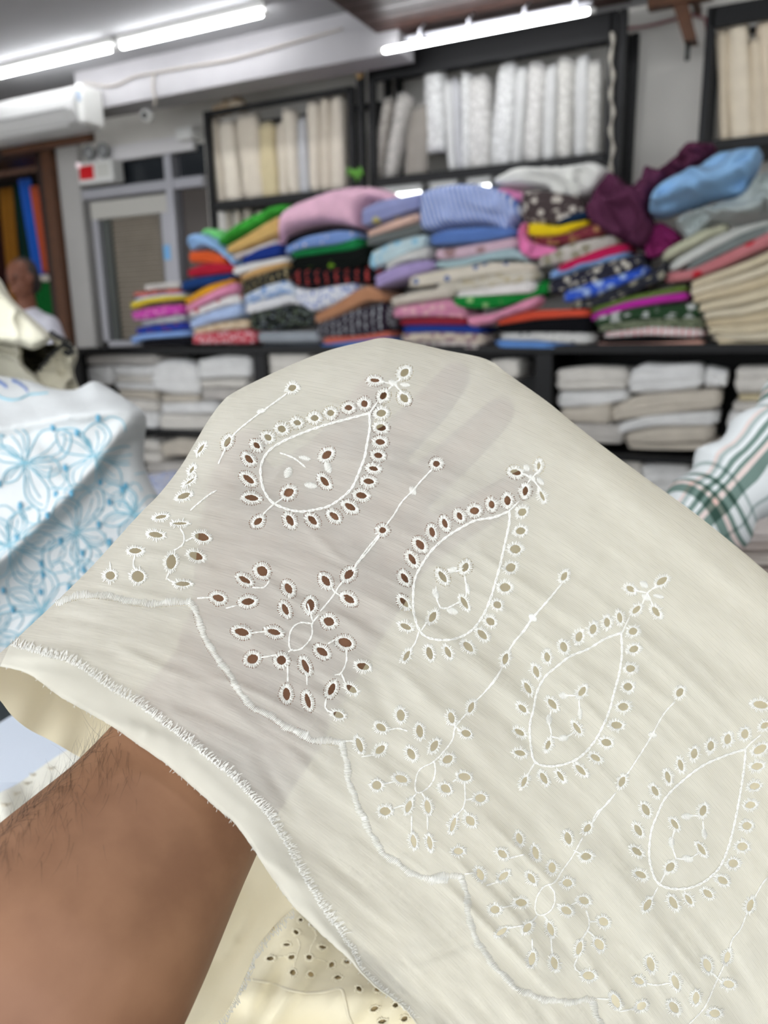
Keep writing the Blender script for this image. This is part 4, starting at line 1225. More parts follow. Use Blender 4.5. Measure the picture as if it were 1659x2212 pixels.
# ---- eyelets: centre x, y, half axes of the hole, angle (read off frame by frame)
EY = {
 'A': [(1150,272,30,13,5),(1322,228,30,22,-40),(1200,362,26,20,-50),(1320,375,30,22,50),(1090,407,22,22,0),(998,430,24,18,0),(895,461,23,20,0),(803,490,25,19,0),(702,517,23,18,10),(613,554,26,21,20),(533,602,24,19,30),(467,648,24,16,40),(422,727,32,18,45),(420,843,40,18,38),(438,951,42,18,8),(475,1087,30,18,-40),(660,1082,36,20,60),(790,1081,36,19,45),(915,1057,34,18,40),(1007,1003,36,19,30),(1072,937,33,20,10),(1115,856,32,18,5),(1143,782,28,15,10),(1170,706,27,18,10),(1181,628,30,19,5),(1186,545,30,21,5),(1188,462,30,22,-10),(872,703,34,22,-40),(860,856,36,18,50),(652,921,32,26,-30),(673,316,26,20,-25),(299,628,34,16,-60),(1506,754,22,20,0),(1195,1138,22,20,0),(145,667,35,10,-55),(93,788,24,10,-60),(80,857,35,7,-35)],
 'B': [(823,58,40,18,-20),(685,184,36,12,-10),(798,223,44,9,0),(655,291,44,18,8),(930,304,44,24,12),(532,386,38,18,0),(895,418,44,24,20),(747,453,46,30,-80),(548,540,38,36,0),(383,534,30,28,0),(815,584,46,15,0),(1028,669,36,22,15),(1185,560,40,17,30),(1205,690,40,22,-5),(1290,508,36,30,40),(1447,612,36,22,60),(1428,737,38,18,65),(1577,712,38,28,90),(1168,872,44,24,12),(1360,872,42,19,15),(1232,1033,36,30,-20),(1405,1040,30,30,0),(1548,1075,46,18,65),(1435,1242,40,24,85),(1562,1282,48,17,75)],
 'Cc': [(425,251,36,24,-45),(288,290,38,22,55),(425,398,40,22,35),(306,532,34,28,20),(402,658,44,28,20),(265,713,40,22,35),(510,800,40,22,15),(440,935,38,20,35),(322,937,40,20,-65),(362,1090,34,20,20),(758,273,36,18,55),(755,418,38,17,50),(765,563,36,17,25),(770,737,36,15,-60),(907,722,40,20,75),(1017,715,36,17,65),(1137,683,40,21,45),(1222,610,38,20,45),(1270,532,30,23,40),(1312,433,27,23,30),(1358,328,34,28,0),(1392,210,32,27,-20),(1420,100,34,28,0),(1120,208,30,20,-65),(985,265,40,18,55),(1115,420,42,16,60),(925,505,36,20,-60),(803,160,38,18,58),(850,73,36,23,55),(1360,755,36,18,-75),(735,1092,36,26,85),(617,1165,34,22,30),(848,1188,40,22,80),(488,1270,46,19,70),(612,1298,36,22,-40),(797,1323,38,22,60),(935,1275,38,21,-60),(1015,1355,34,25,-30),(1037,1107,36,20,75),(1155,1045,36,17,-65),(1125,1200,30,22,20),(592,1510,30,28,0),(738,1472,40,23,20),(642,1665,34,27,0),(782,1637,40,19,-70),(895,1638,42,19,80),(1003,1530,34,25,35),(1115,1460,38,25,10),(1210,1587,34,26,0),(1150,1722,36,25,50),(1048,1745,46,15,-72)],
 'D': [(460,122,30,18,-60),(850,197,28,18,30),(1035,150,38,20,-35),(885,318,32,17,-45),(1000,330,36,18,55),(787,365,32,17,80),(712,393,30,20,85),(630,433,32,21,-75),(547,478,32,22,-75),(457,537,32,22,70),(360,597,30,19,80),(295,683,36,18,70),(245,780,38,17,60),(215,900,32,17,45),(197,1040,34,17,30),(200,1162,34,18,15),(224,1330,34,15,-65),(340,1310,38,18,60),(438,1297,36,13,55),(557,1262,42,17,45),(645,1190,34,18,30),(708,1100,32,23,15),(768,998,34,23,5),(808,890,32,25,0),(835,772,28,25,0),(850,665,28,23,0),(870,550,30,21,-20),(865,445,28,23,-20),(565,800,34,19,-55),(390,873,38,19,50),(535,1015,40,15,55),(365,1115,30,15,-70),(1140,805,30,21,-60),(800,1330,34,19,-65),(597,1603,30,19,-50),(1523,1050,30,24,-80),(1422,1080,32,22,-80),(1322,1120,30,22,-80),(1225,1165,32,21,-80),(1145,1233,36,17,75),(1070,1303,36,17,75),(995,1385,34,18,60),(940,1495,38,21,60),(895,1615,38,19,60),(1612,1140,44,25,-30),(1595,1240,36,22,-10),(1580,1357,32,22,-10),(1555,1468,32,22,-10),(1535,1590,30,25,0),(1615,878,46,24,10),(1640,1000,28,19,-30),(1277,1500,34,21,-70),(1110,1580,36,17,55)],
 'E': [(1040,413,30,15,40),(1058,523,30,16,25),(1090,665,32,16,-60),(1212,655,34,17,60),(1285,640,28,13,55),(1375,612,28,16,40),(1445,550,28,18,30),(1495,470,24,21,0),(1538,390,26,21,0),(1345,403,34,13,55),(1198,487,26,19,-50),(1575,668,32,16,-70),(485,352,28,16,75),(405,425,26,17,40),(562,420,32,16,75),(300,522,30,17,65),(410,530,30,15,-40),(542,540,28,15,55),(640,490,26,19,85),(712,562,24,20,0),(715,350,30,17,75),(800,437,26,19,0),(370,688,24,20,0),(493,655,28,19,5),(402,793,30,13,-35),(523,773,28,17,-50),(632,780,34,15,70),(545,920,34,17,-80),(650,940,32,17,75),(707,692,28,19,30),(790,645,26,19,20),(882,745,26,21,30),(862,852,30,21,55),(768,870,34,15,-75),(812,1000,30,21,5),(197,412,24,17,0),(62,372,34,13,80),(1105,945,36,19,75),(1050,1025,26,17,30),(1222,1030,36,17,70),(940,1120,36,19,65),(1062,1143,26,19,-30),(1215,1150,32,19,55),(1320,1105,30,17,-85),(1408,1178,26,21,0),(1372,950,34,19,70),(1467,912,30,15,-75),(1473,1040,28,19,10)],
 'F': [(1387,425,38,16,80)],
 'G': [(998,598,44,24,10),(1172,548,32,15,-85),(1070,740,38,23,-80),(1198,778,44,14,65),(935,812,38,27,85),(815,842,34,25,80),(685,890,38,30,0),(572,930,34,22,60),(460,985,40,21,70),(363,1052,42,23,75),(1047,900,36,31,-30),(1035,1042,40,29,-10)],
}
EYE = []
for k_, l_ in EY.items():
    sc_k = CROP[k_][2]
    for (x, y, a, b) in [(e[0], e[1], e[2], e[3]) for e in l_]:
        pass
    for e in l_:
        uu, vv = conv(k_, [(e[0], e[1])])[0]
        EYE.append((uu, vv, e[2] / sc_k, e[3] / sc_k, math.radians(e[4])))

# region in which the hand lies right behind the cloth: there the needle pricks show dark
HANDZONE = [(470, 1300), (450, 1150), (480, 950), (560, 930), (760, 860), (830, 800), (1000, 770), (1110, 860), (1170, 1010), (1060, 1190), (880, 1310), (790, 1400), (720, 1500), (640, 1620), (560, 1720), (420, 1640), (240, 1560), (330, 1400)]


def ell(u, v, a, b, th, n, jit=0.0, sd=0):
    out = []
    for k in range(n):
        w = 2 * math.pi * k / n
        # pointed-oval eyelets: a little lens shaped
        ca, sa = math.cos(w), math.sin(w)
        rj = 1 + jit * math.sin(3 * w + sd) + jit * .6 * math.sin(5 * w + 2.1 * sd)
        x, y = a * ca * rj, b * sa * rj * (1 - .12 * abs(ca))
        out.append((u + x * math.cos(th) - y * math.sin(th), v + x * math.sin(th) + y * math.cos(th)))
    return out


HOLES = []
for i, (u, v, a, b, th) in enumerate(EYE):
    HOLES.append(ell(u, v, a, b, th, 18, .06, i * 1.7))
zone = np.array(HANDZONE, float)
inz = in_poly(np.array([e[0] for e in EYE]), np.array([e[1] for e in EYE]), zone)
PRICKS = []
RIM = 8.6
for i, (u, v, a, b, th) in enumerate(EYE):
    if not inz[i]:
        continue
    n = int(2 * math.pi * math.sqrt(((a + RIM) ** 2 + (b + RIM) ** 2) / 2) / 4.2)
    for (x, y) in ell(u, v, a + RIM + .6, b + RIM + .6, th, n, .02, i):
        r_ = 1.1 + .5 * rng.random()
        jx, jy = rng.uniform(-.8, .8), rng.uniform(-.8, .8)
        PRICKS.append([(x + jx - r_, y + jy), (x + jx, y + jy - r_), (x + jx + r_, y + jy), (x + jx, y + jy + r_)])
SCAL = conv('B', [(60,700),(100,680),(200,652),(300,648),(420,665),(520,690),(640,700),(760,692),(858,688)]) 
SCAL2 = conv('B', [(858,688),(895,740),(912,810),(950,900),(990,980),(1050,1060),(1110,1150),(1170,1250),(1220,1310),(1300,1350),(1380,1400),(1460,1450),(1560,1490)]) + conv('Cc', [(100,1185),(200,1235),(300,1245),(388,1255)])
SCAL3 = conv('Cc', [(388,1255),(397,1310),(415,1400),(430,1500),(470,1610),(520,1720)]) + conv('F', [(1110,290),(1160,400),(1220,490),(1300,550),(1390,610),(1480,640),(1580,635)]) + conv('E', [(60,545),(130,530),(210,528)])
SCAL4 = conv('E', [(210,528),(232,600),(245,700),(265,790),(320,890),(400,990),(490,1070),(600,1110),(700,1125),(800,1115),(838,1122)])
SCAL5 = conv('E', [(838,1122),(850,1190),(890,1260),(960,1330)])
SCALLOPS = [smooth_line(q, 3.0) for q in (SCAL, SCAL2, SCAL3, SCAL4, SCAL5)]
for q in SCALLOPS[:2]:
    rr = resample(q, int(len(q) * 3.0 / 4.5))
    tg = np.gradient(rr, axis=0); tg /= np.linalg.norm(tg, axis=1)[:, None] + 1e-9
    for k in range(len(rr)):
        x, y = rr[k] + np.array([-tg[k, 1], tg[k, 0]]) * 8.6
        r_ = .8 + .4 * rng.random()
        PRICKS.append([(x - r_, y), (x, y - r_), (x + r_, y), (x, y + r_)])

# drop pricks that would cut into holes or leave the cloth
front_outline = np.vstack([SILs, [(1760, 2300)], HEMs[::-1]])
keep = []
ec = np.array([(e[0], e[1], max(e[2], e[3])) for e in EYE])
for pq in PRICKS:
    c_ = np.mean(pq, axis=0)
    dd_ = np.hypot(ec[:, 0] - c_[0], ec[:, 1] - c_[1])
    bad = False
    for i in np.nonzero(dd_ < ec[:, 2] + 4)[0]:
        u, v, a, b, th = EYE[i]
        x = (c_[0] - u) * math.cos(th) + (c_[1] - v) * math.sin(th); y = -(c_[0] - u) * math.sin(th) + (c_[1] - v) * math.cos(th)
        if (x / (a + 3)) ** 2 + (y / (b + 3)) ** 2 < 1:
            bad = True
    if not bad and not any(abs(c_[0] - k2[0]) < 3 and abs(c_[1] - k2[1]) < 3 for k2 in keep[-60:]):
        keep.append((c_[0], c_[1], pq))
pc = np.array([(k2[0], k2[1]) for k2 in keep])
okp = in_poly(pc[:, 0], pc[:, 1], front_outline) & (sil_dist(pc[:, 0], pc[:, 1]) > 8)
PRICKS = [k2[2] for k2, o_ in zip(keep, okp) if o_]
ok_h = [sil_dist(np.array([h[0] for h in hh]), np.array([h[1] for h in hh])).min() > 2 and in_poly(np.array([h[0] for h in hh]), np.array([h[1] for h in hh]), front_outline).all() for hh in HOLES]
EYE = [e for e, k2 in zip(EYE, ok_h) if k2]
HOLES = [h for h, k2 in zip(HOLES, ok_h) if k2]


# ---- cloth material: thin weave that lets a little light and sight through
def cloth_material(name, rgb, gap=.2, weave=True, transl=.35, warm=None):
    mt = bpy.data.materials.new(name)
    mt.use_nodes = True
    nt = mt.node_tree; L = nt.links.new
    for n_ in list(nt.nodes): nt.nodes.remove(n_)
    out = nt.nodes.new('ShaderNodeOutputMaterial')
    df = nt.nodes.new('ShaderNodeBsdfDiffuse'); tl = nt.nodes.new('ShaderNodeBsdfTranslucent'); tr = nt.nodes.new('ShaderNodeBsdfTransparent')
    m1 = nt.nodes.new('ShaderNodeMixShader'); m2 = nt.nodes.new('ShaderNodeMixShader')
    uvn = nt.nodes.new('ShaderNodeUVMap')
    sep = nt.nodes.new('ShaderNodeSeparateXYZ'); L(uvn.outputs['UV'], sep.inputs[0])
    tc = nt.nodes.new('ShaderNodeTexCoord')
    nz = nt.nodes.new('ShaderNodeTexNoise'); nz.inputs['Scale'].default_value = 30; nz.inputs['Detail'].default_value = 1
    L(tc.outputs['Object'], nz.inputs['Vector'])
    mx = nt.nodes.new('ShaderNodeMix'); mx.data_type = 'RGBA'
    mx.inputs[6].default_value = C(*rgb); mx.inputs[7].default_value = C(*(warm or [x * .97 for x in rgb]))
    L(nz.outputs['Fac'], mx.inputs[0])
    for b_ in (df, tl): L(mx.outputs[2], b_.inputs['Color'])
    m1.inputs[0].default_value = transl
    L(df.outputs[0], m1.inputs[1]); L(tl.outputs[0], m1.inputs[2])

    def math_(op, a, b=None):
        n_ = nt.nodes.new('ShaderNodeMath'); n_.operation = op
        for i_, val in enumerate((a, b)):
            if val is None: continue
            if hasattr(val, 'links'): L(val, n_.inputs[i_])
            else: n_.inputs[i_].default_value = val
        return n_.outputs[0]
    # threads: sine along t (coarse weft) and along s (fine warp)
    tt = math_('MULTIPLY', sep.outputs['Y'], 2 * math.pi / .0023)
    ss = math_('MULTIPLY', sep.outputs['X'], 2 * math.pi / .0021)
    w1 = math_('MULTIPLY_ADD', math_('SINE', tt), .5); nt.nodes[-1].inputs[2].default_value = .5
    w2 = math_('MULTIPLY_ADD', math_('SINE', ss), .5); nt.nodes[-1].inputs[2].default_value = .5
    # gaps open most where neither thread covers; density varies along the cloth
    den = nt.nodes.new('ShaderNodeTexNoise'); den.inputs['Scale'].default_value = 460; den.inputs['Detail'].default_value = 0; den.noise_dimensions = '2D'
    mp2 = nt.nodes.new('ShaderNodeMapping'); mp2.inputs['Scale'].default_value = (.06, 1, 1)
    L(uvn.outputs['UV'], mp2.inputs['Vector']); L(mp2.outputs['Vector'], den.inputs['Vector'])
    g = math_('MULTIPLY', math_('POWER', w1, 1.6), math_('MULTIPLY_ADD', w2, .5)); nt.nodes[-2].inputs[2].default_value = .5
    g = math_('MULTIPLY', g, math_('MULTIPLY', math_('ADD', math_('MULTIPLY', den.outputs['Fac'], 1.7), 0.0), gap * .75))
    g = math_('ADD', g, gap * .9)
    gcl = nt.nodes.new('ShaderNodeClamp'); L(g, gcl.inputs[0]); gcl.inputs['Max'].default_value = .8
    if weave:
        L(gcl.outputs[0], m2.inputs[0])
    else:
        m2.inputs[0].default_value = gap
    L(m1.outputs[0], m2.inputs[1]); L(tr.outputs[0], m2.inputs[2])
    L((m2 if gap > 0 else m1).outputs[0], out.inputs['Surface'])
    return mt


M_held = cloth_material('ivory_muslin', (233, 232, 223), .25, transl=.38)
M_inner = cloth_material('ivory_muslin_inner', (244, 234, 204), 0, weave=False, transl=.2)
M_thread = mat('white_thread', (226, 225, 218), .65, spec=.25, sheen=.1)

origin = S([600], [1500])[0]
HC = empty('embroidered_cloth', origin, 'ivory eyelet-embroidered muslin cloth draped over the raised hand', 'cloth')
P_, T_ = cdt_sheet(front_outline, HOLES + PRICKS, 7.2)
V_ = S(P_[:, 0], P_[:, 1])
s_, t_ = weave_st(P_[:, 0], P_[:, 1])
mesh_obj('front_panel', V_, T_, M_held, HC, uv=np.stack([s_, t_], 1) / 1000.0)

BACKHEM = [(-70, 1452), (-30, 1486), (0, 1513), (25, 1545), (60, 1574), (110, 1600), (155, 1626), (240, 1680), (330, 1800), (380, 2000), (330, 2330), (455, 2330)]
FRAY = conv('F', [(260, 1434), (330, 1400), (385, 1320), (440, 1210), (480, 1120), (520, 1020), (560, 960), (620, 890), (720, 800)])
back_outline = np.vstack([SILs, [(1760, 2300), (1000, 2260), (800, 2060)], FRAY[::-1], BACKHEM[::-1][0:1], smooth_line(BACKHEM[:-1], 9)[::-1]])
Pb, Tb = cdt_sheet(back_outline, [], 16)
Vb = PDv(Pb[:, 0], Pb[:, 1], back_depth(Pb[:, 0], Pb[:, 1]))
mesh_obj('back_panel', Vb, Tb, M_inner, HC)


# ---- stitches
class Stitch:
    """collects little thread grains on the cloth"""
    def __init__(s, lift=0.0):
        s.a = []; s.lift = lift

    def add(s, u0, v0, u1, v1, w, h=.00035):
        s.a.append((u0, v0, u1, v1, w, h))

    def build(s, name, parent, mt=None, kind=None, surf=None):
        if not s.a:
            return None
        a = np.array(s.a)
        du, dv = a[:, 2] - a[:, 0], a[:, 3] - a[:, 1]
        ln = np.hypot(du, dv) + 1e-6
        nx, ny = -dv / ln, du / ln
        st = [(0.0, .55, .15), (.3, 1.0, .9), (.72, 1.0, .9), (1.0, .45, .1)]
        U, Vv, O = [], [], []
        for q, wf, hf in st:
            cu, cv = a[:, 0] + du * q, a[:, 1] + dv * q
            for side, hh in ((-1, .0), (-.45, .85), (.45, .85), (1, .0)):
                U.append(cu + nx * side * a[:, 4] * wf * .5); Vv.append(cv + ny * side * a[:, 4] * wf * .5)
                O.append(s.lift + a[:, 5] * hf * hh + .00006)
        U = np.array(U).T; Vv = np.array(Vv).T; O = np.array(O).T     # n x 16
        sf = surf or S
        pts = sf(U.ravel(), Vv.ravel(), O.ravel())
        n = len(a)
        q = []
        for j in range(3):
            for k in range(3):
                q.append((j * 4 + k, j * 4 + k + 1, (j + 1) * 4 + k + 1, (j + 1) * 4 + k))
        q.append((0, 3, 2, 1)); q.append((12, 13, 14, 15))
        fs = (np.arange(n)[:, None, None] * 16 + np.array(q)[None]).reshape(-1, 4)
        o = mesh_obj(name, pts, fs, mt or M_thread, parent)
        if kind: o['kind'] = kind
        return o


def rim(st, u, v, a, b, th, width=RIM, sp=3.1, wd=2.5, h=.0007):
    per = 2 * math.pi * math.sqrt(((a + width * .5) ** 2 + (b + width * .5) ** 2) / 2)
    n = max(10, int(per / sp))
    i0 = ell(u, v, max(a - 1.0, 1), max(b - 1.0, 1), th, n)
    i1 = ell(u, v, a + width, b + width, th, n)
    ph = rng.randrange(3)
    for k in range(n):
        f = rng.uniform(.66, 1.2)
        x0, y0 = i0[k]; x1, y1 = i1[k]
        tw = rng.uniform(-1.6, 1.6)
        st.add(x0 + rng.uniform(-.7, .7), y0 + rng.uniform(-.7, .7), x0 + (x1 - x0) * f + tw, y0 + (y1 - y0) * f - tw * .6, wd * rng.uniform(.85, 1.15), h * rng.uniform(.7, 1.25))
    # over-wound inner lip
    i2 = ell(u, v, a + 1.0, b + 1.0, th, n)
    for k in range(0, n):
        x0, y0 = i2[k]; x1, y1 = i2[(k + 1) % n]
        st.add(x0, y0, x0 + (x1 - x0) * 1.3, y0 + (y1 - y0) * 1.3, 2.4, h * .7)


for e in EYE:
    st = Stitch()
    rim(st, *e)
    st.build('eyelet', HC)


def chain(st, line, w=3.0, step=8.0, strands=2, amp=1.3, h=.0005):
    q = resample(smooth_line(line, 3.0), max(3, int(len(smooth_line(line, 3.0)) * 3.0 / step)))
    tg = np.gradient(q, axis=0); tg /= np.linalg.norm(tg, axis=1)[:, None] + 1e-9
    for k in range(len(q) - 1):
        for s_ in range(strands):
            o_ = (s_ - (strands - 1) / 2) * amp * 2
            sg = 1 if (k + s_) % 2 else -1
            nx, ny = -tg[k, 1], tg[k, 0]
            a0 = q[k] + np.array([nx, ny]) * (o_ - sg * amp * .5)
            b0_ = q[k] + (q[k + 1] - q[k]) * 1.45 + np.array([nx, ny]) * (o_ * .3 + sg * amp * .8)
            st.add(a0[0] + rng.uniform(-.4, .4), a0[1] + rng.uniform(-.4, .4), b0_[0], b0_[1], w * rng.uniform(.9, 1.1), h * rng.uniform(.8, 1.2))


LEAFS = [conv('A', [(1118,462),(1010,490),(880,525),(760,565),(650,610),(560,660),(515,710),(490,780),(500,880),(530,945),(570,985),(640,1015),(720,1030),(800,1020),(880,1000),(960,950),(1020,890),(1060,800),(1090,720),(1105,640),(1122,540),(1118,462)]),
         conv('G', [(950,890),(830,940),(700,960),(580,1020),(470,1090),(370,1180),(290,1290),(235,1400),(220,1520),(225,1660),(265,1790),(330,1850),(450,1870),(570,1850),(670,1790),(740,1700),(790,1600),(830,1480),(880,1300),(920,1120),(950,980),(950,890)]),
         conv('D', [(795,455),(700,490),(600,550),(500,590),(420,650),(350,710),(300,800),(280,900),(258,1000),(265,1130),(290,1215),(370,1240),(470,1225),(560,1180),(640,1090),(690,1000),(730,900),(755,800),(785,690),(800,570),(795,455)]),
         conv('D', [(1525,1140),(1400,1180),(1270,1240),(1150,1330),(1060,1420),(1010,1520),(975,1610)]) + conv('E', [(1100,380),(1100,450),(1120,530),(1150,570),(1210,590),(1290,585),(1360,555),(1430,490),(1470,400),(1490,330),(1510,240),(1530,130),(1545,30)]) + conv('D', [(1525,1180), (1525, 1140)])]
for q in LEAFS:
    st = Stitch(); chain(st, q, 3.4, 8.5, 2, 1.5, .0007); st.build('leaf_outline', HC)
STEMS = [('A', [(570,985),(535,1015),(510,1040)]), ('A', [(570,985),(600,965),(622,948)]), ('A', [(1118,462),(1160,405)]), ('A', [(1228,325),(1262,292),(1300,262)]), ('A', [(1262,292),(1190,280)]), ('A', [(1262,292),(1300,335)]),
         ('A', [(645,345),(570,400),(500,450),(420,510),(360,560),(322,600)]), ('A', [(285,672),(268,705),(250,745)]), ('A', [(1485,782),(1420,850),(1370,910),(1310,970),(1260,1050),(1215,1110)]), ('A', [(1175,1165),(1110,1240),(1040,1335)]),
         ('A', [(600,690),(680,720),(745,770)]),
         ('Cc', [(610,20),(550,100),(485,175),(450,225)]), ('Cc', [(390,290),(360,330),(330,380),(260,465)]), ('Cc', [(320,330),(345,360),(390,385)]), ('Cc', [(205,545),(130,540),(78,590),(72,690),(130,700),(190,645),(208,590),(205,545),(240,500)]),
         ('Cc', [(300,665),(340,640)]), ('Cc', [(410,690),(410,770),(380,840),(350,850)]), ('Cc', [(380,840),(400,890)]), ('Cc', [(290,990),(285,1050),(320,1075)]), ('Cc', [(60,790),(60,880)]), ('Cc', [(175,850),(175,900)]), ('Cc', [(330,1250),(450,1245)]),
         ('G', [(265,1800),(240,1880),(215,1920)]), ('G', [(280,1800),(320,1740)]), ('G', [(950,890),(1010,830)]), ('G', [(1085,680),(1120,640),(1160,600)]), ('G', [(1120,640),(1050,605)]), ('G', [(1120,640),(1180,720)]),
         ('G', [(1335,1455),(1230,1580),(1125,1700),(1060,1790),(985,1890),(940,1960)]), ('G', [(420,1620),(470,1630),(570,1580)]), ('G', [(390,1460),(400,1560),(425,1620)]), ('G', [(480,1330),(540,1350),(590,1330)]), ('G', [(610,1380),(625,1480),(620,1540)]),
         ('Cc', [(1338,815),(1290,885),(1240,950),(1195,995)]), ('Cc', [(1125,1085),(1060,1165),(1045,1235),(990,1310),(930,1370),(850,1415),(822,1490),(832,1555),(890,1532),(930,1480),(942,1420),(935,1370)]), ('Cc', [(1050,1150),(1085,1180)]),
         ('Cc', [(620,1505),(690,1490)]), ('Cc', [(690,1650),(745,1630)]), ('Cc', [(832,1555),(800,1590)]), ('Cc', [(860,1555),(885,1590)]), ('Cc', [(800,1690),(800,1780)]), ('Cc', [(895,1690),(895,1760)]), ('Cc', [(1045,1490),(1065,1475)]), ('Cc', [(1115,1495),(1120,1580),(1110,1640),(1075,1680)]), ('Cc', [(1120,1600),(1165,1590)]), ('Cc', [(1110,1650),(1130,1680)]),
         ('Cc', [(500,1340),(560,1330)]), ('Cc', [(660,1180),(720,1170),(770,1185)]),
         ('D', [(290,1215),(262,1260),(245,1290)]), ('D', [(800,455),(840,370)]), ('D', [(920,285),(950,220),(1000,185)]), ('D', [(950,220),(880,205)]), ('D', [(950,220),(980,290)]), ('D', [(445,165),(370,260),(275,370),(230,440),(170,500),(135,560)]), ('D', [(1112,858),(1040,940),(980,1050),(920,1150),(835,1280)]), ('D', [(765,1395),(690,1480),(635,1560)]),
         ('D', [(450,820),(520,825)]), ('D', [(545,850),(550,900)]), ('D', [(385,905),(370,980),(385,1040),(380,1070)]), ('D', [(385,1065),(450,1075),(510,1045)]), ('D', [(95,660),(50,740),(0,795)]),
         ('D', [(1525,1140),(1560,1100),(1610,1060)]), ('D', [(1190,1530),(1250,1530)]), ('D', [(1275,1560),(1280,1610)]),
         ('E', [(1140,580),(1112,635)]), ('E', [(1150,565),(1175,515)]), ('E', [(1225,445),(1280,450),(1325,425)]), ('E', [(1220,310),(1205,370),(1225,445)]), ('E', [(940,135),(900,190),(850,230),(825,285)]), ('E', [(1659,535),(1630,570),(1600,625)]), ('E', [(1555,715),(1530,780),(1490,830),(1478,885)]),
         ('E', [(785,345),(740,430),(690,500),(650,560),(600,580),(568,630),(560,690),(580,715),(625,700),(652,655),(650,605),(630,578)]), ('E', [(740,405),(775,425)]), ('E', [(395,680),(460,668)]), ('E', [(430,775),(495,765)]), ('E', [(570,715),(545,745)]), ('E', [(600,715),(620,740)]), ('E', [(545,825),(548,880)]), ('E', [(635,820),(640,900)]), ('E', [(660,660),(690,672)]), ('E', [(730,665),(765,650)]), ('E', [(800,690),(815,740),(810,780),(785,820)]), ('E', [(815,745),(855,745)]), ('E', [(805,785),(840,815)]), ('E', [(760,915),(745,960),(780,990)]), ('E', [(330,575),(390,555)]), ('E', [(440,445),(500,430)]),
         ('E', [(225,520),(275,515)]), ('E', [(1455,945),(1410,1040),(1360,1150),(1290,1225)]), ('E', [(1395,985),(1440,1030)]), ('E', [(850,1108),(905,1112)]), ('E', [(960,1170),(1030,1155)]), ('E', [(1085,1035),(1130,1045),(1190,1035)]),
         ('B', [(800,250),(825,300),(815,350),(770,380)]), ('B', [(830,330),(870,310)]), ('B', [(380,450),(384,500)]), ('B', [(530,410),(520,470),(535,500)]), ('B', [(745,500),(720,550),(765,575)]), ('B', [(900,670),(975,665)]), ('B', [(1070,730),(1130,715)]), ('B', [(1230,605),(1300,605),(1330,570)]), ('B', [(1215,880),(1300,868)]), ('B', [(1280,1025),(1365,1010)]), ('B', [(1445,990),(1470,975)]), ('B', [(1560,700),(1590,800)]), ('B', [(860, 145), (960, 60), (1010, 30)])]
for k_, q in STEMS:
    st = Stitch(); chain(st, conv(k_, q), 2.5, 7.0, 2, .9, .0005); st.build('stem_stitch', HC)

KNOTS = [('A', (650,805,32,26,-70)), ('A', (880,775,34,22,60)), ('A', (745,722,34,14,10)), ('A', (780,880,36,20,5)), ('A', (495,450,26,16,-20)), ('A', (1370,910,26,20,45)), ('A', (1325,298,28,14,5)), ('A', (1255,288,26,18,20)),
         ('Cc', (943,365,32,20,60)), ('Cc', (1043,470,34,22,10)), ('Cc', (1135,335,34,14,75)), ('Cc', (1045,225,30,18,-30)), ('Cc', (1525,510,26,22,30)),
         ('D', (275,365,26,22,30)), ('D', (455,825,26,22,0)), ('D', (370,965,30,18,80)), ('D', (455,1075,28,20,-20)), ('D', (553,930,34,15,85)), ('D', (980,1055,24,20,0)), ('D', (930,170,26,22,20)), ('D', (1015,240,32,14,10)),
         ('E', (1275,248,24,18,-10)), ('E', (1203,370,26,16,80)), ('E', (1280,448,26,18,10)), ('E', (1358,330,26,14,75)), ('D', (940, 245, 26, 20, 30)), ('G', (1080,565,26,26,30)), ('G', (1185,665,34,22,40)), ('G', (1118,640,30,24,20))]
for k_, (x, y, a, b, th) in KNOTS:
    sk = CROP[k_][2]
    (u, v), = [q[:2] for q in conv(k_, [(x, y)])]
    a, b, th = a / sk, b / sk, math.radians(th)
    st = Stitch()
    n = max(5, int(2 * a / 2.2))
    for k in range(n):
        x_ = -a + 2 * a * (k + .5) / n
        hw = b * math.sqrt(max(.05, 1 - (x_ / a) ** 2))
        sl = 1.5
        x0, y0 = x_ - sl, -hw * rng.uniform(.9, 1.1); x1, y1 = x_ + sl, hw * rng.uniform(.9, 1.1)
        st.add(u + x0 * math.cos(th) - y0 * math.sin(th), v + x0 * math.sin(th) + y0 * math.cos(th), u + x1 * math.cos(th) - y1 * math.sin(th), v + x1 * math.sin(th) + y1 * math.cos(th), 2.5, .0007)
    st.build('satin_knot', HC)

for q in SCALLOPS:
    st = Stitch()
    rr = resample(q, int(len(q) * 3.0 / 3.1))
    tg = np.gradient(rr, axis=0); tg /= np.linalg.norm(tg, axis=1)[:, None] + 1e-9
    for k in range(len(rr)):
        nx, ny = -tg[k, 1], tg[k, 0]
        rr[k] = rr[k] + np.array([nx, ny]) * (1.6 * math.sin(k * .31) + .8 * math.sin(k * .83))
        wv = 7.2 + 1.3 * math.sin(k * .42) + rng.uniform(-1.3, 1.3)
        st.add(rr[k, 0] - nx * wv + tg[k, 0] * 1.5, rr[k, 1] - ny * wv + tg[k, 1] * 1.5, rr[k, 0] + nx * wv - tg[k, 0] * 1.5, rr[k, 1] + ny * wv - tg[k, 1] * 1.5, 2.7 * rng.uniform(.8, 1.15), .0008 * rng.uniform(.6, 1.3))
    st.build('scallop_border', HC)

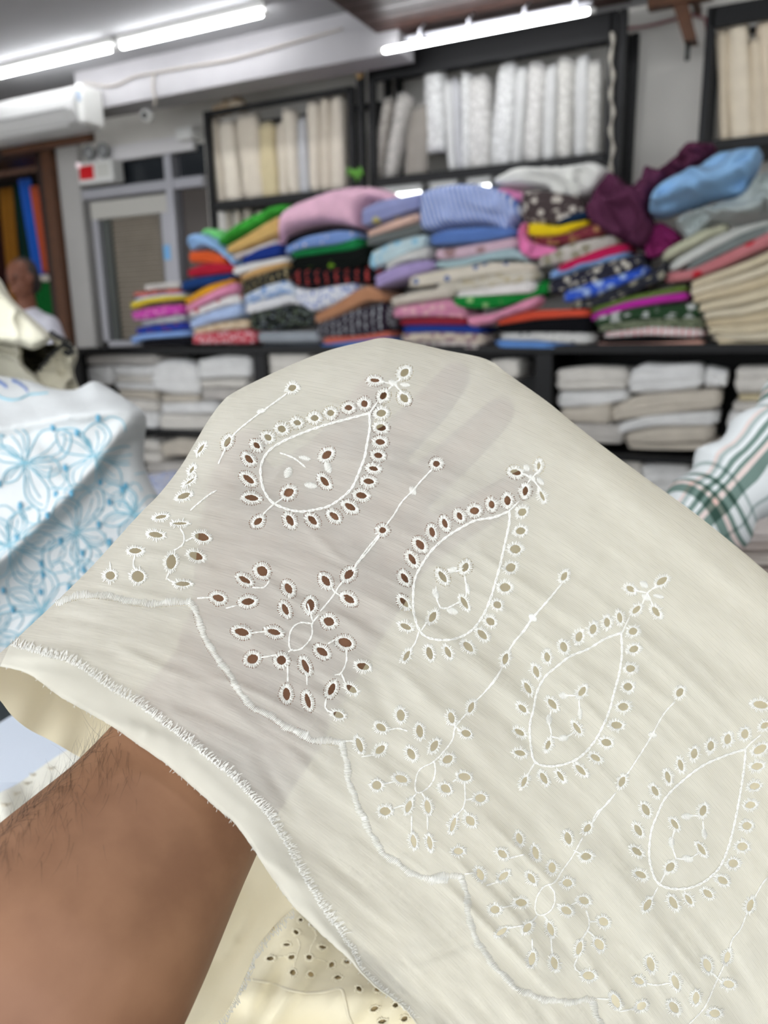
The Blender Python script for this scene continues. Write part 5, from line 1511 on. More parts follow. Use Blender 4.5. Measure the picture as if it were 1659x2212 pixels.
# ---- turned hem: a second layer of cloth folded to the front along the edge, with its frayed threads
FRINGE = conv('B', [(-215,945),(-140,968),(-60,992),(0,1012),(100,1034),(200,1082),(300,1152),(400,1222),(500,1275),(600,1345),(700,1425),(800,1495),(900,1572),(1000,1652),(1100,1732)]) + conv('F', [(400,90),(500,190),(600,310),(680,440),(760,590),(820,690),(900,820),(980,930),(1050,1030),(1090,1120),(1180,1215),(1300,1310),(1390,1400)])
FRs = smooth_line(FRINGE, 5)
n_h = 170
hA = resample(HEMs, n_h); fA = resample(FRs, n_h)
# pair each hem point with the nearest fringe point so that the band stays straight across
ia = np.array([np.argmin(np.hypot(FRs[:, 0] - p[0], FRs[:, 1] - p[1])) for p in hA])
ia = np.maximum.accumulate(ia)
fA = FRs[ia]
for _ in range(6):
    fA[1:-1] = fA[1:-1] * .5 + (fA[:-2] + fA[2:]) * .25
# slightly ragged cut edge
hj = hA + nrg.uniform(-1.0, 1.0, hA.shape)
U_, Vq, O_ = [], [], []
rows = 7
for j in range(rows):
    q = j / (rows - 1)
    pt = hj * (1 - q) + fA * q
    U_.append(pt[:, 0]); Vq.append(pt[:, 1]); O_.append(np.full(n_h, .0004 + .0011 * math.sin(math.pi * min(1, q * 1.1)) * (1 - .4 * q) + .0002))
hp = S(np.concatenate(U_), np.concatenate(Vq), np.concatenate(O_))
# the rolled edge returning behind the front sheet
ret = PDv(hj[:, 0] + .8, hj[:, 1] - .8, front_depth(hj[:, 0], hj[:, 1]) + .0012)
hp = np.vstack([ret, hp])
fs = [(j * n_h + i, j * n_h + i + 1, (j + 1) * n_h + i + 1, (j + 1) * n_h + i) for j in range(rows) for i in range(n_h - 1)]
st_uv = np.stack(weave_st(np.concatenate([hj[:, 0]] + U_), np.concatenate([hj[:, 1]] + Vq)), 1) / 1000.0
mesh_obj('turned_hem', hp, fs, cloth_material('ivory_hem', (228, 225, 212), 0, weave=False), HC, uv=st_uv)
st = Stitch(.0008)
rr = resample(FRs, 620)
tg = np.gradient(rr, axis=0); tg /= np.linalg.norm(tg, axis=1)[:, None] + 1e-9
for k in range(len(rr)):
    nx, ny = tg[k, 1], -tg[k, 0]
    L_ = rng.uniform(12, 24) * (1 if rr[k, 1] < 2020 else .6)
    c1 = rng.uniform(-5, 9)
    m0 = rr[k] - np.array([nx, ny]) * rng.uniform(0, 5)
    m1 = m0 + np.array([nx, ny]) * L_ * .5 + tg[k] * c1 * .3
    m2 = m0 + np.array([nx, ny]) * L_ + tg[k] * c1
    st.add(*m0, *m1, rng.uniform(1.5, 2.3), rng.uniform(.0002, .0004)); st.add(*m1, *m2, rng.uniform(1.2, 1.9), rng.uniform(.00015, .0004))
st.build('frayed_threads', HC, kind='stuff')
# little tufts on the cut edge
st = Stitch(.0006)
for k in range(70):
    i = rng.randrange(len(HEMs))
    x, y = HEMs[i]
    st.add(x, y, x + rng.uniform(-6, 4), y + rng.uniform(1, 8), 1.0, .0003)
st.build('edge_tufts', HC, kind='stuff')


def Sb(u, v, off=0.0):
    u = np.atleast_1d(np.asarray(u, float)); v = np.atleast_1d(np.asarray(v, float))
    return PDv(u, v, back_depth(u, v) - off)


# looped fringe along the cut edge of the far side
st = Stitch(.0003)
fq = resample(smooth_line(FRAY, 4), 60)
for k, (x, y) in enumerate(fq[4:]):
    L_ = rng.uniform(10, 26)
    a_ = rng.uniform(.9, 1.9)
    pts = [(x, y), (x + L_ * .35 * math.cos(a_) + 3, y + L_ * .5), (x + 2 + rng.uniform(-4, 4), y + L_), (x - 3, y + L_ * .6)]
    for p0, p1 in zip(pts[:-1], pts[1:]):
        st.add(*p0, *p1, 1.5, .0004)
st.build('looped_fringe', HC, kind='stuff', surf=Sb)

# =================================================================== THE ARM AND HAND
def capsule_mesh(bm, p0, p1, r0, r1, n=14):
    p0, p1 = Vector(p0), Vector(p1)
    ax = (p1 - p0); L = ax.length
    for c, r in ((p0, r0), (p1, r1)):
        bmesh.ops.create_icosphere(bm, subdivisions=2, radius=r, matrix=Matrix.Translation(c))
    if L > 1e-6:
        q = ax.to_track_quat('Z', 'Y').to_matrix().to_4x4()
        bmesh.ops.create_cone(bm, cap_ends=True, segments=n, radius1=r0, radius2=r1, depth=L, matrix=Matrix.Translation((p0 + p1) / 2) @ q)


def fuse(name, bm, voxel, smooth_it, mt, factor=.5):
    """voxel-remesh overlapping solids into ONE continuous skin"""
    me = bpy.data.meshes.new(name + '_raw')
    bm.to_mesh(me); bm.free()
    o = bpy.data.objects.new(name + '_raw', me)
    COL.objects.link(o)
    r = o.modifiers.new('remesh', 'REMESH'); r.mode = 'VOXEL'; r.voxel_size = voxel
    s = o.modifiers.new('smooth', 'SMOOTH'); s.iterations = smooth_it; s.factor = factor
    dg = bpy.context.evaluated_depsgraph_get()
    me2 = bpy.data.meshes.new_from_object(o.evaluated_get(dg))
    me2.name = name
    bpy.data.objects.remove(o); bpy.data.meshes.remove(me)
    me2.materials.clear()
    me2.materials.append(mt)
    return me2


def skin_material(name, c1, c2, c3, sss=0.0):
    mt = bpy.data.materials.new(name); mt.use_nodes = True
    nt = mt.node_tree; L = nt.links.new
    b = nt.nodes['Principled BSDF']
    tc = nt.nodes.new('ShaderNodeTexCoord')
    n1 = nt.nodes.new('ShaderNodeTexNoise'); n1.inputs['Scale'].default_value = 38; n1.inputs['Detail'].default_value = 4
    n2 = nt.nodes.new('ShaderNodeTexNoise'); n2.inputs['Scale'].default_value = 10; n2.inputs['Detail'].default_value = 3
    L(tc.outputs['Object'], n1.inputs['Vector']); L(tc.outputs['Object'], n2.inputs['Vector'])
    r = nt.nodes.new('ShaderNodeValToRGB')
    r.color_ramp.elements[0].position = .32; r.color_ramp.elements[0].color = C(*c1)
    r.color_ramp.elements[1].position = .68; r.color_ramp.elements[1].color = C(*c2)
    L(n1.outputs['Fac'], r.inputs[0])
    mx = nt.nodes.new('ShaderNodeMix'); mx.data_type = 'RGBA'; mx.inputs[7].default_value = C(*c3)
    rg = nt.nodes.new('ShaderNodeMapRange'); rg.inputs['From Min'].default_value = .42; rg.inputs['From Max'].default_value = .7; rg.inputs['To Max'].default_value = .4
    L(n2.outputs['Fac'], rg.inputs['Value']); L(rg.outputs[0], mx.inputs[0]); L(r.outputs[0], mx.inputs[6])
    L(mx.outputs[2], b.inputs['Base Color'])
    b.inputs['Roughness'].default_value = .52
    b.inputs['Specular IOR Level'].default_value = .3
    b.inputs['Subsurface Weight'].default_value = sss
    b.inputs['Subsurface Radius'].default_value = (1.0, .35, .2)
    b.inputs['Subsurface Scale'].default_value = .004
    nz = nt.nodes.new('ShaderNodeTexNoise'); nz.inputs['Scale'].default_value = 600; nz.inputs['Detail'].default_value = 2
    L(tc.outputs['Object'], nz.inputs['Vector'])
    bp = nt.nodes.new('ShaderNodeBump'); bp.inputs['Strength'].default_value = .08; bp.inputs['Distance'].default_value = .0003
    L(nz.outputs['Fac'], bp.inputs['Height']); L(bp.outputs['Normal'], b.inputs['Normal'])
    return mt


M_skin = skin_material('brown_skin', (126, 90, 66), (147, 109, 81), (134, 92, 74))


def hp_(u, v, r, gap=.003):
    """point inside the hand: r deep behind the cloth at this pixel"""
    rp = r * FPX / .3
    ou, ov, need = [], [], []
    for f in (0, .35, .7, .95):
        for k in range(10):
            a = 2 * math.pi * k / 10
            ou.append(u + rp * f * math.cos(a)); ov.append(v + rp * f * math.sin(a)); need.append(r * math.sqrt(1 - f * f))
    return PD(u, v, float((front_depth(ou, ov) + np.array(need)).max()) + gap)


bm = bmesh.new()
# forearm: lofted elliptic rings (centre px, half width px, centre depth, flatness)
AR = [((560, 1480), 186, .3195, .58), ((470, 1600), 194, .3045, .62), ((392, 1709), 209, .2935, .7), ((340, 1785), 226, .284, .76), ((285, 1860), 250, .276, .8), ((225, 1940), 276, .268, .83), ((165, 2020), 298, .261, .85), ((60, 2165), 330, .25, .86), ((-60, 2330), 362, .24, .87), ((-230, 2560), 392, .236, .88), ((-420, 2830), 410, .24, .88)]
ring, NR = [], 28
axpx = [np.array(a[0], float) for a in AR]
for i, (c, hw, d, fl) in enumerate(AR):
    t = axpx[min(i + 1, len(AR) - 1)] - axpx[max(i - 1, 0)]
    t /= np.linalg.norm(t)
    nrm = np.array([-t[1], t[0]])
    if 2 <= i <= 7:   # chords read off the photograph: perpendicular to the arm's axis
        nrm = nrm
    cc_ = PD(c[0], c[1], d)
    side = PD(c[0] + nrm[0] * hw, c[1] + nrm[1] * hw, d) - cc_
    axis3 = PD(c[0] + t[0] * 50, c[1] + t[1] * 50, d - .004) - cc_
    dep = np.cross(side, axis3); dep /= np.linalg.norm(dep)
    rw = np.linalg.norm(side)
    ring.append([bm.verts.new(cc_ + side * math.cos(2 * math.pi * k / NR) + dep * rw * fl * math.sin(2 * math.pi * k / NR)) for k in range(NR)])
for i in range(len(ring) - 1):
    for k in range(NR):
        bm.faces.new((ring[i][k], ring[i][(k + 1) % NR], ring[i + 1][(k + 1) % NR], ring[i + 1][k]))
bm.faces.new(ring[0][::-1]); bm.faces.new(ring[-1])
bmesh.ops.recalc_face_normals(bm, faces=bm.faces[:])
# palm: metacarpals side by side, heel and thumb mound
KN = {'index': (670, 1020), 'middle': (760, 1050), 'ring': (830, 1120), 'little': (860, 1215)}
for kk, (ku, kv) in KN.items():
    w0 = {'index': (470, 1400), 'middle': (530, 1430), 'ring': (590, 1470), 'little': (640, 1510)}[kk]
    capsule_mesh(bm, hp_(w0[0], w0[1], .017), hp_(ku, kv, .0125), .0165, .0125)
capsule_mesh(bm, hp_(600, 1360, .015), hp_(720, 1180, .013), .0155, .0135)
capsule_mesh(bm, hp_(470, 1600, .02), hp_(560, 1440, .018), .021, .018)
capsule_mesh(bm, hp_(600, 1590, .017), hp_(690, 1430, .0155), .017, .0155)
capsule_mesh(bm, hp_(690, 1430, .015), hp_(800, 1280, .0135), .0155, .0135)
capsule_mesh(bm, hp_(500, 1320, .016), hp_(500, 1130, .014), .0165, .0135)
capsule_mesh(bm, hp_(560, 1200, .016), hp_(560, 1060, .013), .0155, .0125)
# fingers: three phalanges each, thumb on the left side of the palm
FG = [('index', [(680, 1010), (740, 940), (778, 886), (808, 838)], (.0098, .0086, .0080, .0072)),
      ('middle', [(760, 1050), (860, 950), (930, 880), (985, 815)], (.0105, .0098, .0092, .0078)),
      ('ring', [(830, 1120), (945, 1020), (1020, 950), (1080, 890)], (.0102, .0094, .0088, .0076)),
      ('little', [(860, 1215), (985, 1130), (1065, 1085), (1135, 1045)], (.0105, .0092, .0085, .0074)),
      ('thumb', [(500, 1130), (505, 1050), (518, 1000), (540, 962)], (.0125, .0108, .0098, .008))]
for nm, pts, rs in FG:
    pp = []
    for (u, v), r in zip(pts, rs):
        pp.append(hp_(u, v, r, .0022))
    for i in range(3):
        capsule_mesh(bm, pp[i], pp[i + 1], rs[i], rs[i + 1])
me_arm = fuse('person', bm, .0022, 6, M_skin)
a_org = PD(165, 2020, .26)
me_arm.transform(Matrix.Translation(-Vector(a_org)))
ARM = link('person', me_arm, M_skin)
ARM.location = Vector(a_org)
tag(ARM, 'bare brown forearm raised from the lower left, its hand spread under the ivory cloth', 'person')

# ---- dark hairs on the outer side of the forearm
hv, hf = [], []


def hair(u, v, d, du, dv, L, rad, curl, lift, hug=False):
    pts = []
    for k in range(5):
        q = k / 4
        cu = u + du * L * q + curl * L * q * q * -dv
        cv = v + dv * L * q + curl * L * q * q * du
        dq = (arm_depth(cu, cv) or d) - .0003 if hug else d
        pts.append(PD(cu, cv, dq - lift * math.sin(q * 2.2)))
    n0 = len(hv)
    for k, p in enumerate(pts):
        r_ = rad * (1 - .75 * k / 4)
        for a in (0, 2.09, 4.19):
            hv.append(p + r_ * (math.cos(a) * RGT + math.sin(a) * UPV))
    for k in range(4):
        for a in range(3):
            hf.append((n0 + k * 3 + a, n0 + k * 3 + (a + 1) % 3, n0 + (k + 1) * 3 + (a + 1) % 3, n0 + (k + 1) * 3 + a))


bv = None
dg = bpy.context.evaluated_depsgraph_get()
from mathutils.bvhtree import BVHTree
bv = BVHTree.FromPolygons([Vector(p.co) + ARM.location for p in me_arm.vertices], [tuple(p.vertices) for p in me_arm.polygons])


def arm_depth(u, v):
    q = ray(u, v)
    h = bv.ray_cast(Vector(CAM), Vector(q).normalized())
    if h[0] is None:
        return None
    return float((np.array(h[0]) - CAM) @ FWD)


edge_l = [(-30, 1818), (0, 1790), (60, 1738), (120, 1685), (175, 1630), (232, 1572)]
el = resample(edge_l, 200)
for k in range(170):
    i = rng.randrange(200)
    x, y = el[i]
    q = rng.uniform(2, 16)
    dd_ = arm_depth(x + q * .68, y + q * .73) or arm_depth(x + 24, y + 26)
    if dd_ is None: continue
    a = rng.gauss(-1.05, .42)
    hair(x + q * .68, y + q * .73, dd_, math.cos(a), math.sin(a), rng.uniform(22, 80), 4.4e-5, rng.uniform(-.5, .5), .002)
for k in range(150):
    i = rng.randrange(200)
    x, y = el[i]
    q = abs(rng.gauss(0, 60)) + 8
    x2, y2 = x + q * .68, y + q * .73
    dd_ = arm_depth(x2, y2)
    if dd_ is None: continue
    if front_depth([x2], [y2])[0] < dd_ and in_poly(np.array([x2]), np.array([y2]), front_outline)[0]: continue
    a = rng.gauss(1.65, .3)
    hair(x2, y2, dd_ - .0003, math.cos(a), math.sin(a), rng.uniform(24, 62), 4.2e-5, rng.uniform(-.3, .3), .0008, True)
hh = mesh_obj('arm_hair', hv, hf, mat('black_hair', (44, 32, 26), .5), ARM)
hh['kind'] = 'stuff'

# =================================================================== THE COUNTER AND WHAT LIES ON IT
ZT = 1.0
ct = empty('counter', (-.3, .7, 0), 'black shop counter under the heaps of cloth', 'counter')
M_ctop = mat('counter_top', (20, 20, 22), .3, noise=(20, .2))
box_obj('counter_top', -2.4, 1.7, .12, 1.25, ZT - .035, ZT, M_ctop, ct)
box_obj('front_panel', -2.36, 1.66, .16, .18, 0, ZT - .035, mat('counter_panel', (48, 40, 36), .5, noise=(8, .2)), ct)
box_obj('side_panel', -2.36, -2.33, .18, 1.2, 0, ZT - .035, mat('counter_panel2', (48, 40, 36), .5), ct)
box_obj('side_panel', 1.63, 1.66, .18, 1.2, 0, ZT - .035, mat('counter_panel2', (48, 40, 36), .5), ct)
box_obj('inner_shelf', -2.33, 1.63, .18, 1.2, .45, .475, mat('counter_panel', (48, 40, 36), .5), ct)


def zdepth(u, v, z):
    """camera distance (along the axis) of the horizontal plane z at these pixels"""
    u = np.asarray(u, float); v = np.asarray(v, float)
    qz = FWD[2] + RGT[2] * ((u - W / 2) / FPX) - UPV[2] * ((v - H / 2) / FPX)
    return (z - CAM[2]) / qz


# ---- white cloth with sky-blue embroidered flowers, heaped on the counter
HEAP = [(-90, 800), (-40, 806), (0, 812), (60, 822), (110, 838), (160, 842), (200, 824), (232, 836), (270, 860), (305, 884), (316, 906), (313, 950), (311, 1000), (328, 1046), (352, 1090), (362, 1150), (340, 1240), (290, 1330), (230, 1400), (140, 1430), (0, 1440), (-90, 1440)]
HEAPs = smooth_line(HEAP, 8, closed=True)
HEAPc = np.vstack([HEAPs, HEAPs[:1]])
FLAPL = [(-90, 935), (0, 928), (60, 918), (150, 900), (230, 892), (300, 886)]
CREASE = [(296, 900), (262, 960), (225, 1010), (170, 1070), (110, 1130), (50, 1190), (-30, 1260), (-90, 1310)]


def heap_depth(u, v):
    u = np.asarray(u, float); v = np.asarray(v, float)
    d = dist_line(u, v, HEAPc)
    x = np.clip(1 - d / 46, 0, 1)
    fl = np.interp(u, [p[0] for p in FLAPL], [p[1] for p in FLAPL]) - v       # >0 above the flap's hem
    dep = .815 + .05 * (1 - np.sqrt(np.maximum(0, 1 - x * x)))
    dep = dep + np.where(fl > 0, fl * .0011, 0.0) - .012 * np.clip(1 - np.abs(fl - 8) / 26, 0, 1)
    cu = np.interp(v, [p[1] for p in CREASE], [p[0] for p in CREASE])
    s = (u - cu) * .68                                                        # >0 right of the fold
    dep = dep + .030 / (1 + np.exp(-s / 7)) * np.clip((v - 895) / 60, 0, 1) - .016 * np.exp(-((s + 16) / 15) ** 2) * np.clip((v - 895) / 60, 0, 1)
    dep = dep + .010 * vnoise(u / 110, v / 90, 31) + .004 * vnoise((u - v) / 60, (u + v) / 200, 33)
    return dep


hb = blob('o', HEAP, (1, 1, 1), None, depthfn=heap_depth, bulge=0, wr=0, backgap=.26, spacing=8, name='cotton_panel', mt=fabric((216, 219, 219)))
hroot = empty('flower_embroidered_cloth', hb.location, 'white cotton cloth with sky-blue embroidered flowers heaped at the left', 'cloth')
hb.location = (0, 0, 0); hb.parent = hroot
for k_ in ('label', 'category'):
    if k_ in hb: del hb[k_]
M_blue = mat('blue_thread', (134, 186, 202), .6, sheen=.2)
M_blue2 = mat('blue_thread_deep', (96, 162, 190), .6, sheen=.2)


def on_heap(pts, off=.0006):
    p = np.asarray(pts, float)
    return PDv(p[:, 0], p[:, 1], heap_depth(p[:, 0], p[:, 1]) - off)


def ok_heap(p):
    p = np.asarray(p, float)
    fl = np.interp(p[:, 0], [q[0] for q in FLAPL], [q[1] for q in FLAPL])
    return in_poly(p[:, 0], p[:, 1], HEAPs) & (p[:, 1] > fl + 6) & ~((p[:, 0] > 286) & (p[:, 1] < 1010))


def heap_line(mb, pts, r=.00085):
    q = smooth_line(pts, 7)
    ok = ok_heap(q)
    seg = []
    for p, o_ in zip(q, ok):
        if o_:
            seg.append(p)
        else:
            if len(seg) > 2: mb.tube(on_heap(seg), r, 5)
            seg = []
    if len(seg) > 2:
        mb.tube(on_heap(seg), r, 5)


def flower(cu, cv, n, R, rot, seed):
    rg = random.Random(seed)
    mb, dots = MB(), []
    for k in range(n):
        a = rot + 2 * math.pi * k / n + rg.uniform(-.25, .25)
        L_ = R * rg.uniform(.62, 1.2); w = L_ * rg.uniform(.2, .38)
        ca, sa = math.cos(a), math.sin(a)
        T = lambda x, y: (cu + x * ca - y * sa, cv + (x * sa + y * ca) * .92)
        heap_line(mb, [T(0, 0), T(L_ * .3, w * .6), T(L_ * .62, w), T(L_ * .9, w * .55), T(L_, 0), T(L_ * .9, -w * .5), T(L_ * .62, -w), T(L_ * .3, -w * .6), T(0, 0)])
        heap_line(mb, [T(L_ * .1, 0), T(L_ * .45, w * .12), T(L_ * .75, -w * .1)], .0006)
        heap_line(mb, [T(L_ * .25, w * .3), T(L_ * .6, w * .62), T(L_ * .82, w * .3), T(L_ * .9, -w * .1)], .0006)
        heap_line(mb, [T(L_ * 1.05, w * .3), T(L_ * 1.2, w * .9), T(L_ * 1.1, w * 1.7), T(L_ * .8, w * 2.0)], .0007)
        x, y = T(L_ * 1.12, w * rg.uniform(-.4, .4))
        if ok_heap([(x, y)])[0]:
            p = on_heap([(x, y)], .001)[0]
            dots.append(p)
    if mb.v:
        o_ = mb.build('flower_outline', M_blue, hroot, True)
        for p in dots:
            MB().ball(p, .0032, .0022, .0044, 10, 6).build('flower_dot', M_blue2, o_, True)


for i, (cu, cv, n, R, rot) in enumerate(((55, 1000, 6, 100, .2), (205, 985, 5, 96, 1.0), (290, 1110, 6, 84, .5), (20, 1180, 6, 100, .9), (165, 1150, 6, 96, .1), (90, 1320, 6, 100, .6), (215, 1290, 6, 92, 1.3), (-40, 1380, 6, 90, .2), (330, 1230, 5, 70, 1.1))):
    flower(cu, cv, n, R, rot, 50 + i)
# ink stamp near the cloth's end: two curved rows of small blue marks and a looping pencil line
mb = MB()
for row in ([(-6, 822), (2, 826), (9, 831), (15, 836)], [(26, 821), (34, 824), (42, 828), (49, 833), (55, 839), (60, 846)]):
    q = resample(smooth_line(row, 2), 14)
    for k in range(13):
        dx_ = rng.uniform(-1, 1) * 2.5
        mb.tube(on_heap([(q[k, 0] - 1 + dx_ * .2, q[k, 1] - 4), (q[k, 0] + dx_, q[k, 1]), (q[k, 0] + 1, q[k, 1] + 4)], .0008), .0006, 4)
mb.build('ink_stamp', mat('stamp_ink', (110, 144, 208), .7), hroot, True)
mb = MB()
mb.tube(on_heap(smooth_line([(-10, 848), (2, 858), (22, 864), (42, 862), (62, 853), (85, 851), (104, 849)], 5), .0012), .0016, 5)
mb.build('pencil_loop', M_blue, hroot, True)

# ---- cream cloths crumpled behind it
creamc = (222, 218, 198)
blob('o', [(30, 735), (80, 745), (128, 745), (126, 790), (96, 830), (40, 830)], (76, 72, 58), 'dark olive sheet coloured as the shade in the hollow of the left heap', depthfn=(lambda u, v: np.full(np.shape(u), 1.27)), bulge=.03, thick=.1, wr=.01, seed=40)  # dark sheet filling the hollow; its shade is put into the colour
dfn = lambda dep: (lambda u, v: np.full(np.shape(u), dep) + .0001 * (np.asarray(v, float) - 750))
blob('o', [(-90, 540), (-30, 580), (0, 602), (22, 640), (48, 668), (104, 718), (107, 736), (92, 748), (72, 756), (44, 748), (0, 742), (-90, 745)], creamc, 'cream cloth hanging over the top of the left heap', depthfn=dfn(1.12), bulge=.04, thick=.12, wr=.004, seed=41, wdir=(.8, .6))
blob('o', [(-90, 725), (0, 730), (44, 738), (52, 785), (80, 812), (104, 842), (110, 920), (-90, 920)], (222, 218, 200), 'cream cloth folded behind the blue-embroidered heap', depthfn=dfn(1.17), bulge=.04, thick=.14, wr=.004, seed=43)
lc = blob('o', [(102, 716), (122, 728), (146, 738), (164, 752), (168, 772), (160, 800), (166, 826), (176, 850), (180, 900), (110, 900), (84, 838), (76, 806), (100, 780), (122, 756), (116, 742)], (196, 188, 164), None, depthfn=dfn(1.19), bulge=.045, thick=.12, wr=.008, seed=45, wdir=(.4, 1), name='crumpled_panel', mt=fabric((200, 194, 172)))
lr = empty('lace_edged_cloth', lc.location, 'crumpled ivory cloth with a black stitched edge behind the left heap', 'cloth')
lc.location = (0, 0, 0); lc.parent = lr
for k_ in ('label', 'category'):
    if k_ in lc: del lc[k_]
mb = MB()
for row, dn_ in (([(84, 800), (100, 778), (120, 758), (134, 748)], 12), ([(108, 722), (124, 732), (140, 740), (152, 748)], 9), ([(132, 748), (146, 752), (154, 760), (148, 768), (138, 762)], 12)):
    q = resample(smooth_line(row, 3), dn_)
    for k in range(dn_):
        a = rng.uniform(-.4, .5)
        p0 = PD(q[k, 0], q[k, 1], 1.135); p1 = PD(q[k, 0] + 11 * math.cos(a), q[k, 1] + 11 * math.sin(a) - 3, 1.13)
        mb.tube([p0, (p0 + p1) / 2 + np.array([0, -.002, .003]), p1], [.0022, .0016, .0007], 5)
mb.build('black_edging', mat('black_thread', (40, 40, 40), .7), lr, True)

# ---- blue floral piece just showing between the heap and the held cloth
fold('o', [(270, 1036, 1076), (330, 1040, 1086), (400, 1062, 1094)], (196, 204, 224), 'white and blue floral cloth peeping out between heap and held cloth', 'floral', (98, 122, 190), (214, 190, 160), Y=1.1, depth=.12, layers=2, scale=3.5)

# ---- white pad and the corner of another embroidered cloth at the lower left
q = [PZ(u, v, ZT + .0175) for u, v in ((-210, 1690), (32, 1541), (330, 1650), (150, 1691))]
vs = [(*p[:2], ZT + .001) for p in q] + [(*p[:2], ZT + .016) for p in q]
pd = empty('paper_pad', np.mean(q, axis=0), 'pale bluish white paper pad lying on the black counter', 'paper pad')
MB().add(vs, [(3, 2, 1, 0), (4, 5, 6, 7), (0, 1, 5, 4), (1, 2, 6, 5), (2, 3, 7, 6), (3, 0, 4, 7)]).build('sheets', mat('pad_paper', (214, 222, 234), .7), pd)
vs = [(*p[:2], ZT + .0161) for p in q] + [(*p[:2], ZT + .0175) for p in q]
MB().add(vs, [(3, 2, 1, 0), (4, 5, 6, 7), (0, 1, 5, 4), (1, 2, 6, 5), (2, 3, 7, 6), (3, 0, 4, 7)]).build('cover_sheet', mat('pad_cover', (218, 226, 238), .6), pd)


def ca_depth(u, v):
    return zdepth(u, v, ZT + .03 + .006 * vnoise(np.asarray(u, float) / 50, np.asarray(v, float) / 50, 51))


co = blob('o', [(-60, 1748), (0, 1712), (40, 1692), (110, 1642), (170, 1606), (260, 1560), (420, 1600), (420, 1780), (120, 1880), (-60, 1900)], (1, 1, 1), None, depthfn=ca_depth, bulge=0, wr=0, backgap=.02, spacing=12, roundpx=30, name='cotton_panel', mt=fabric((236, 233, 220)))
cro = empty('sprigged_cloth', co.location, 'ivory cloth with tiny embroidered sprigs lying beside the forearm', 'cloth')
co.location = (0, 0, 0); co.parent = cro
for k_ in ('label', 'category'):
    if k_ in co: del co[k_]
for (u, v) in ((72, 1674), (57, 1692), (32, 1714), (10, 1738), (110, 1660), (-10, 1765)):
    p = PD(u, v, float(ca_depth([u], [v])[0]) - .0004)
    MB().ball(p, .0024, .0016, .0009, 8, 5).tube([p + np.array([-.004, 0, 0]), p, p + np.array([.003, .003, 0])], .0005, 5).build('sprig', mat('sprig_thread', (190, 182, 164), .7), cro, True)

# ---- the same embroidered fabric spread on the counter, lower middle
LEY = [(597,1073,22,13,-5),(715,1065,20,13,-15),(812,1066,17,15,20),(688,996,20,9,0),(886,1010,22,10,10),(740,927,17,12,30),(935,1108,18,15,-50),(1018,1092,18,11,20),(722,1150,17,18,0),(820,1160,18,16,20),(970,1178,22,12,0),(1087,1240,18,14,40),(1190,1243,20,13,-10),(1170,1350,24,14,-20),(1287,1330,17,14,0),(1337,1405,20,16,-30),(1215,1420,24,13,-10),(765,860,12,10,0),(835,885,12,14,0)]
LOUT = [(380, 2300), (385, 2150), (450, 1990), (520, 1890), (600, 1850), (700, 1870), (850, 1990), (1000, 2150), (1060, 2300)]
lo = smooth_line(LOUT, 14, closed=True)


def low_depth(u, v):
    u = np.asarray(u, float); v = np.asarray(v, float)
    z = ZT + .022 + .006 * vnoise(u / 120, v / 90, 61) + .004 * vnoise((u + v * .6) / 40, (u - v) / 160, 62) - .012 * np.clip((v - 2150) / 120, 0, 1)
    return zdepth(u, v, z)


def SL(u, v, off=0.0):
    u = np.atleast_1d(np.asarray(u, float)); v = np.atleast_1d(np.asarray(v, float))
    return PDv(u, v, low_depth(u, v) - off)


le_ = []
for e in LEY:
    (uu, vv), = [p[:2] for p in conv('F', [(e[0], e[1])])]
    le_.append((uu, vv, e[2] / 2.552, e[3] / 2.552, math.radians(e[4])))
lh = [ell(*e, 14) for e in le_]
Pl, Tl = cdt_sheet(lo, lh, 12)
LC = empty('eyelet_fabric', SL([650], [2080])[0], 'cream eyelet fabric spread on the counter below the held cloth', 'cloth')
M_cream = fabric((240, 231, 202))
mesh_obj('top_layer', SL(Pl[:, 0], Pl[:, 1]), Tl, M_cream, LC)
Pu, Tu = cdt_sheet(lo, [], 20)
mesh_obj('under_layer', PDv(Pu[:, 0], Pu[:, 1], low_depth(Pu[:, 0], Pu[:, 1]) + .0016), Tu, fabric((206, 182, 134)), LC)
M_cthread = mat('cream_thread', (246, 238, 212), .6, sheen=.3)
for e in le_:
    st = Stitch(); rim(st, *e, width=5.5, sp=2.6, wd=2.4, h=.0007); st.build('eyelet', LC, M_cthread, surf=SL)
st = Stitch()
sl_ = resample(smooth_line(conv('F', [(500,1190),(620,1215),(700,1245),(800,1262),(900,1255),(985,1240),(1010,1310),(1030,1400),(1070,1470)]), 3), 130)
tg = np.gradient(sl_, axis=0); tg /= np.linalg.norm(tg, axis=1)[:, None] + 1e-9
for k in range(len(sl_)):
    st.add(sl_[k, 0] - tg[k, 1] * 3.5, sl_[k, 1] + tg[k, 0] * 3.5, sl_[k, 0] + tg[k, 1] * 3.5, sl_[k, 1] - tg[k, 0] * 3.5, 2.8, .0008)
st.build('scallop_border', LC, M_cthread, surf=SL)
for q in ([(745, 960), (760, 1000), (745, 1050), (730, 1110)], [(830, 900), (850, 950), (820, 1010), (815, 1045)], [(640, 1065), (690, 1058)], [(905, 1090), (860, 1075)]):
    st = Stitch(); chain(st, conv('F', q), 2.4, 7, 2, .9, .0006); st.build('stem_stitch', LC, M_cthread, surf=SL)

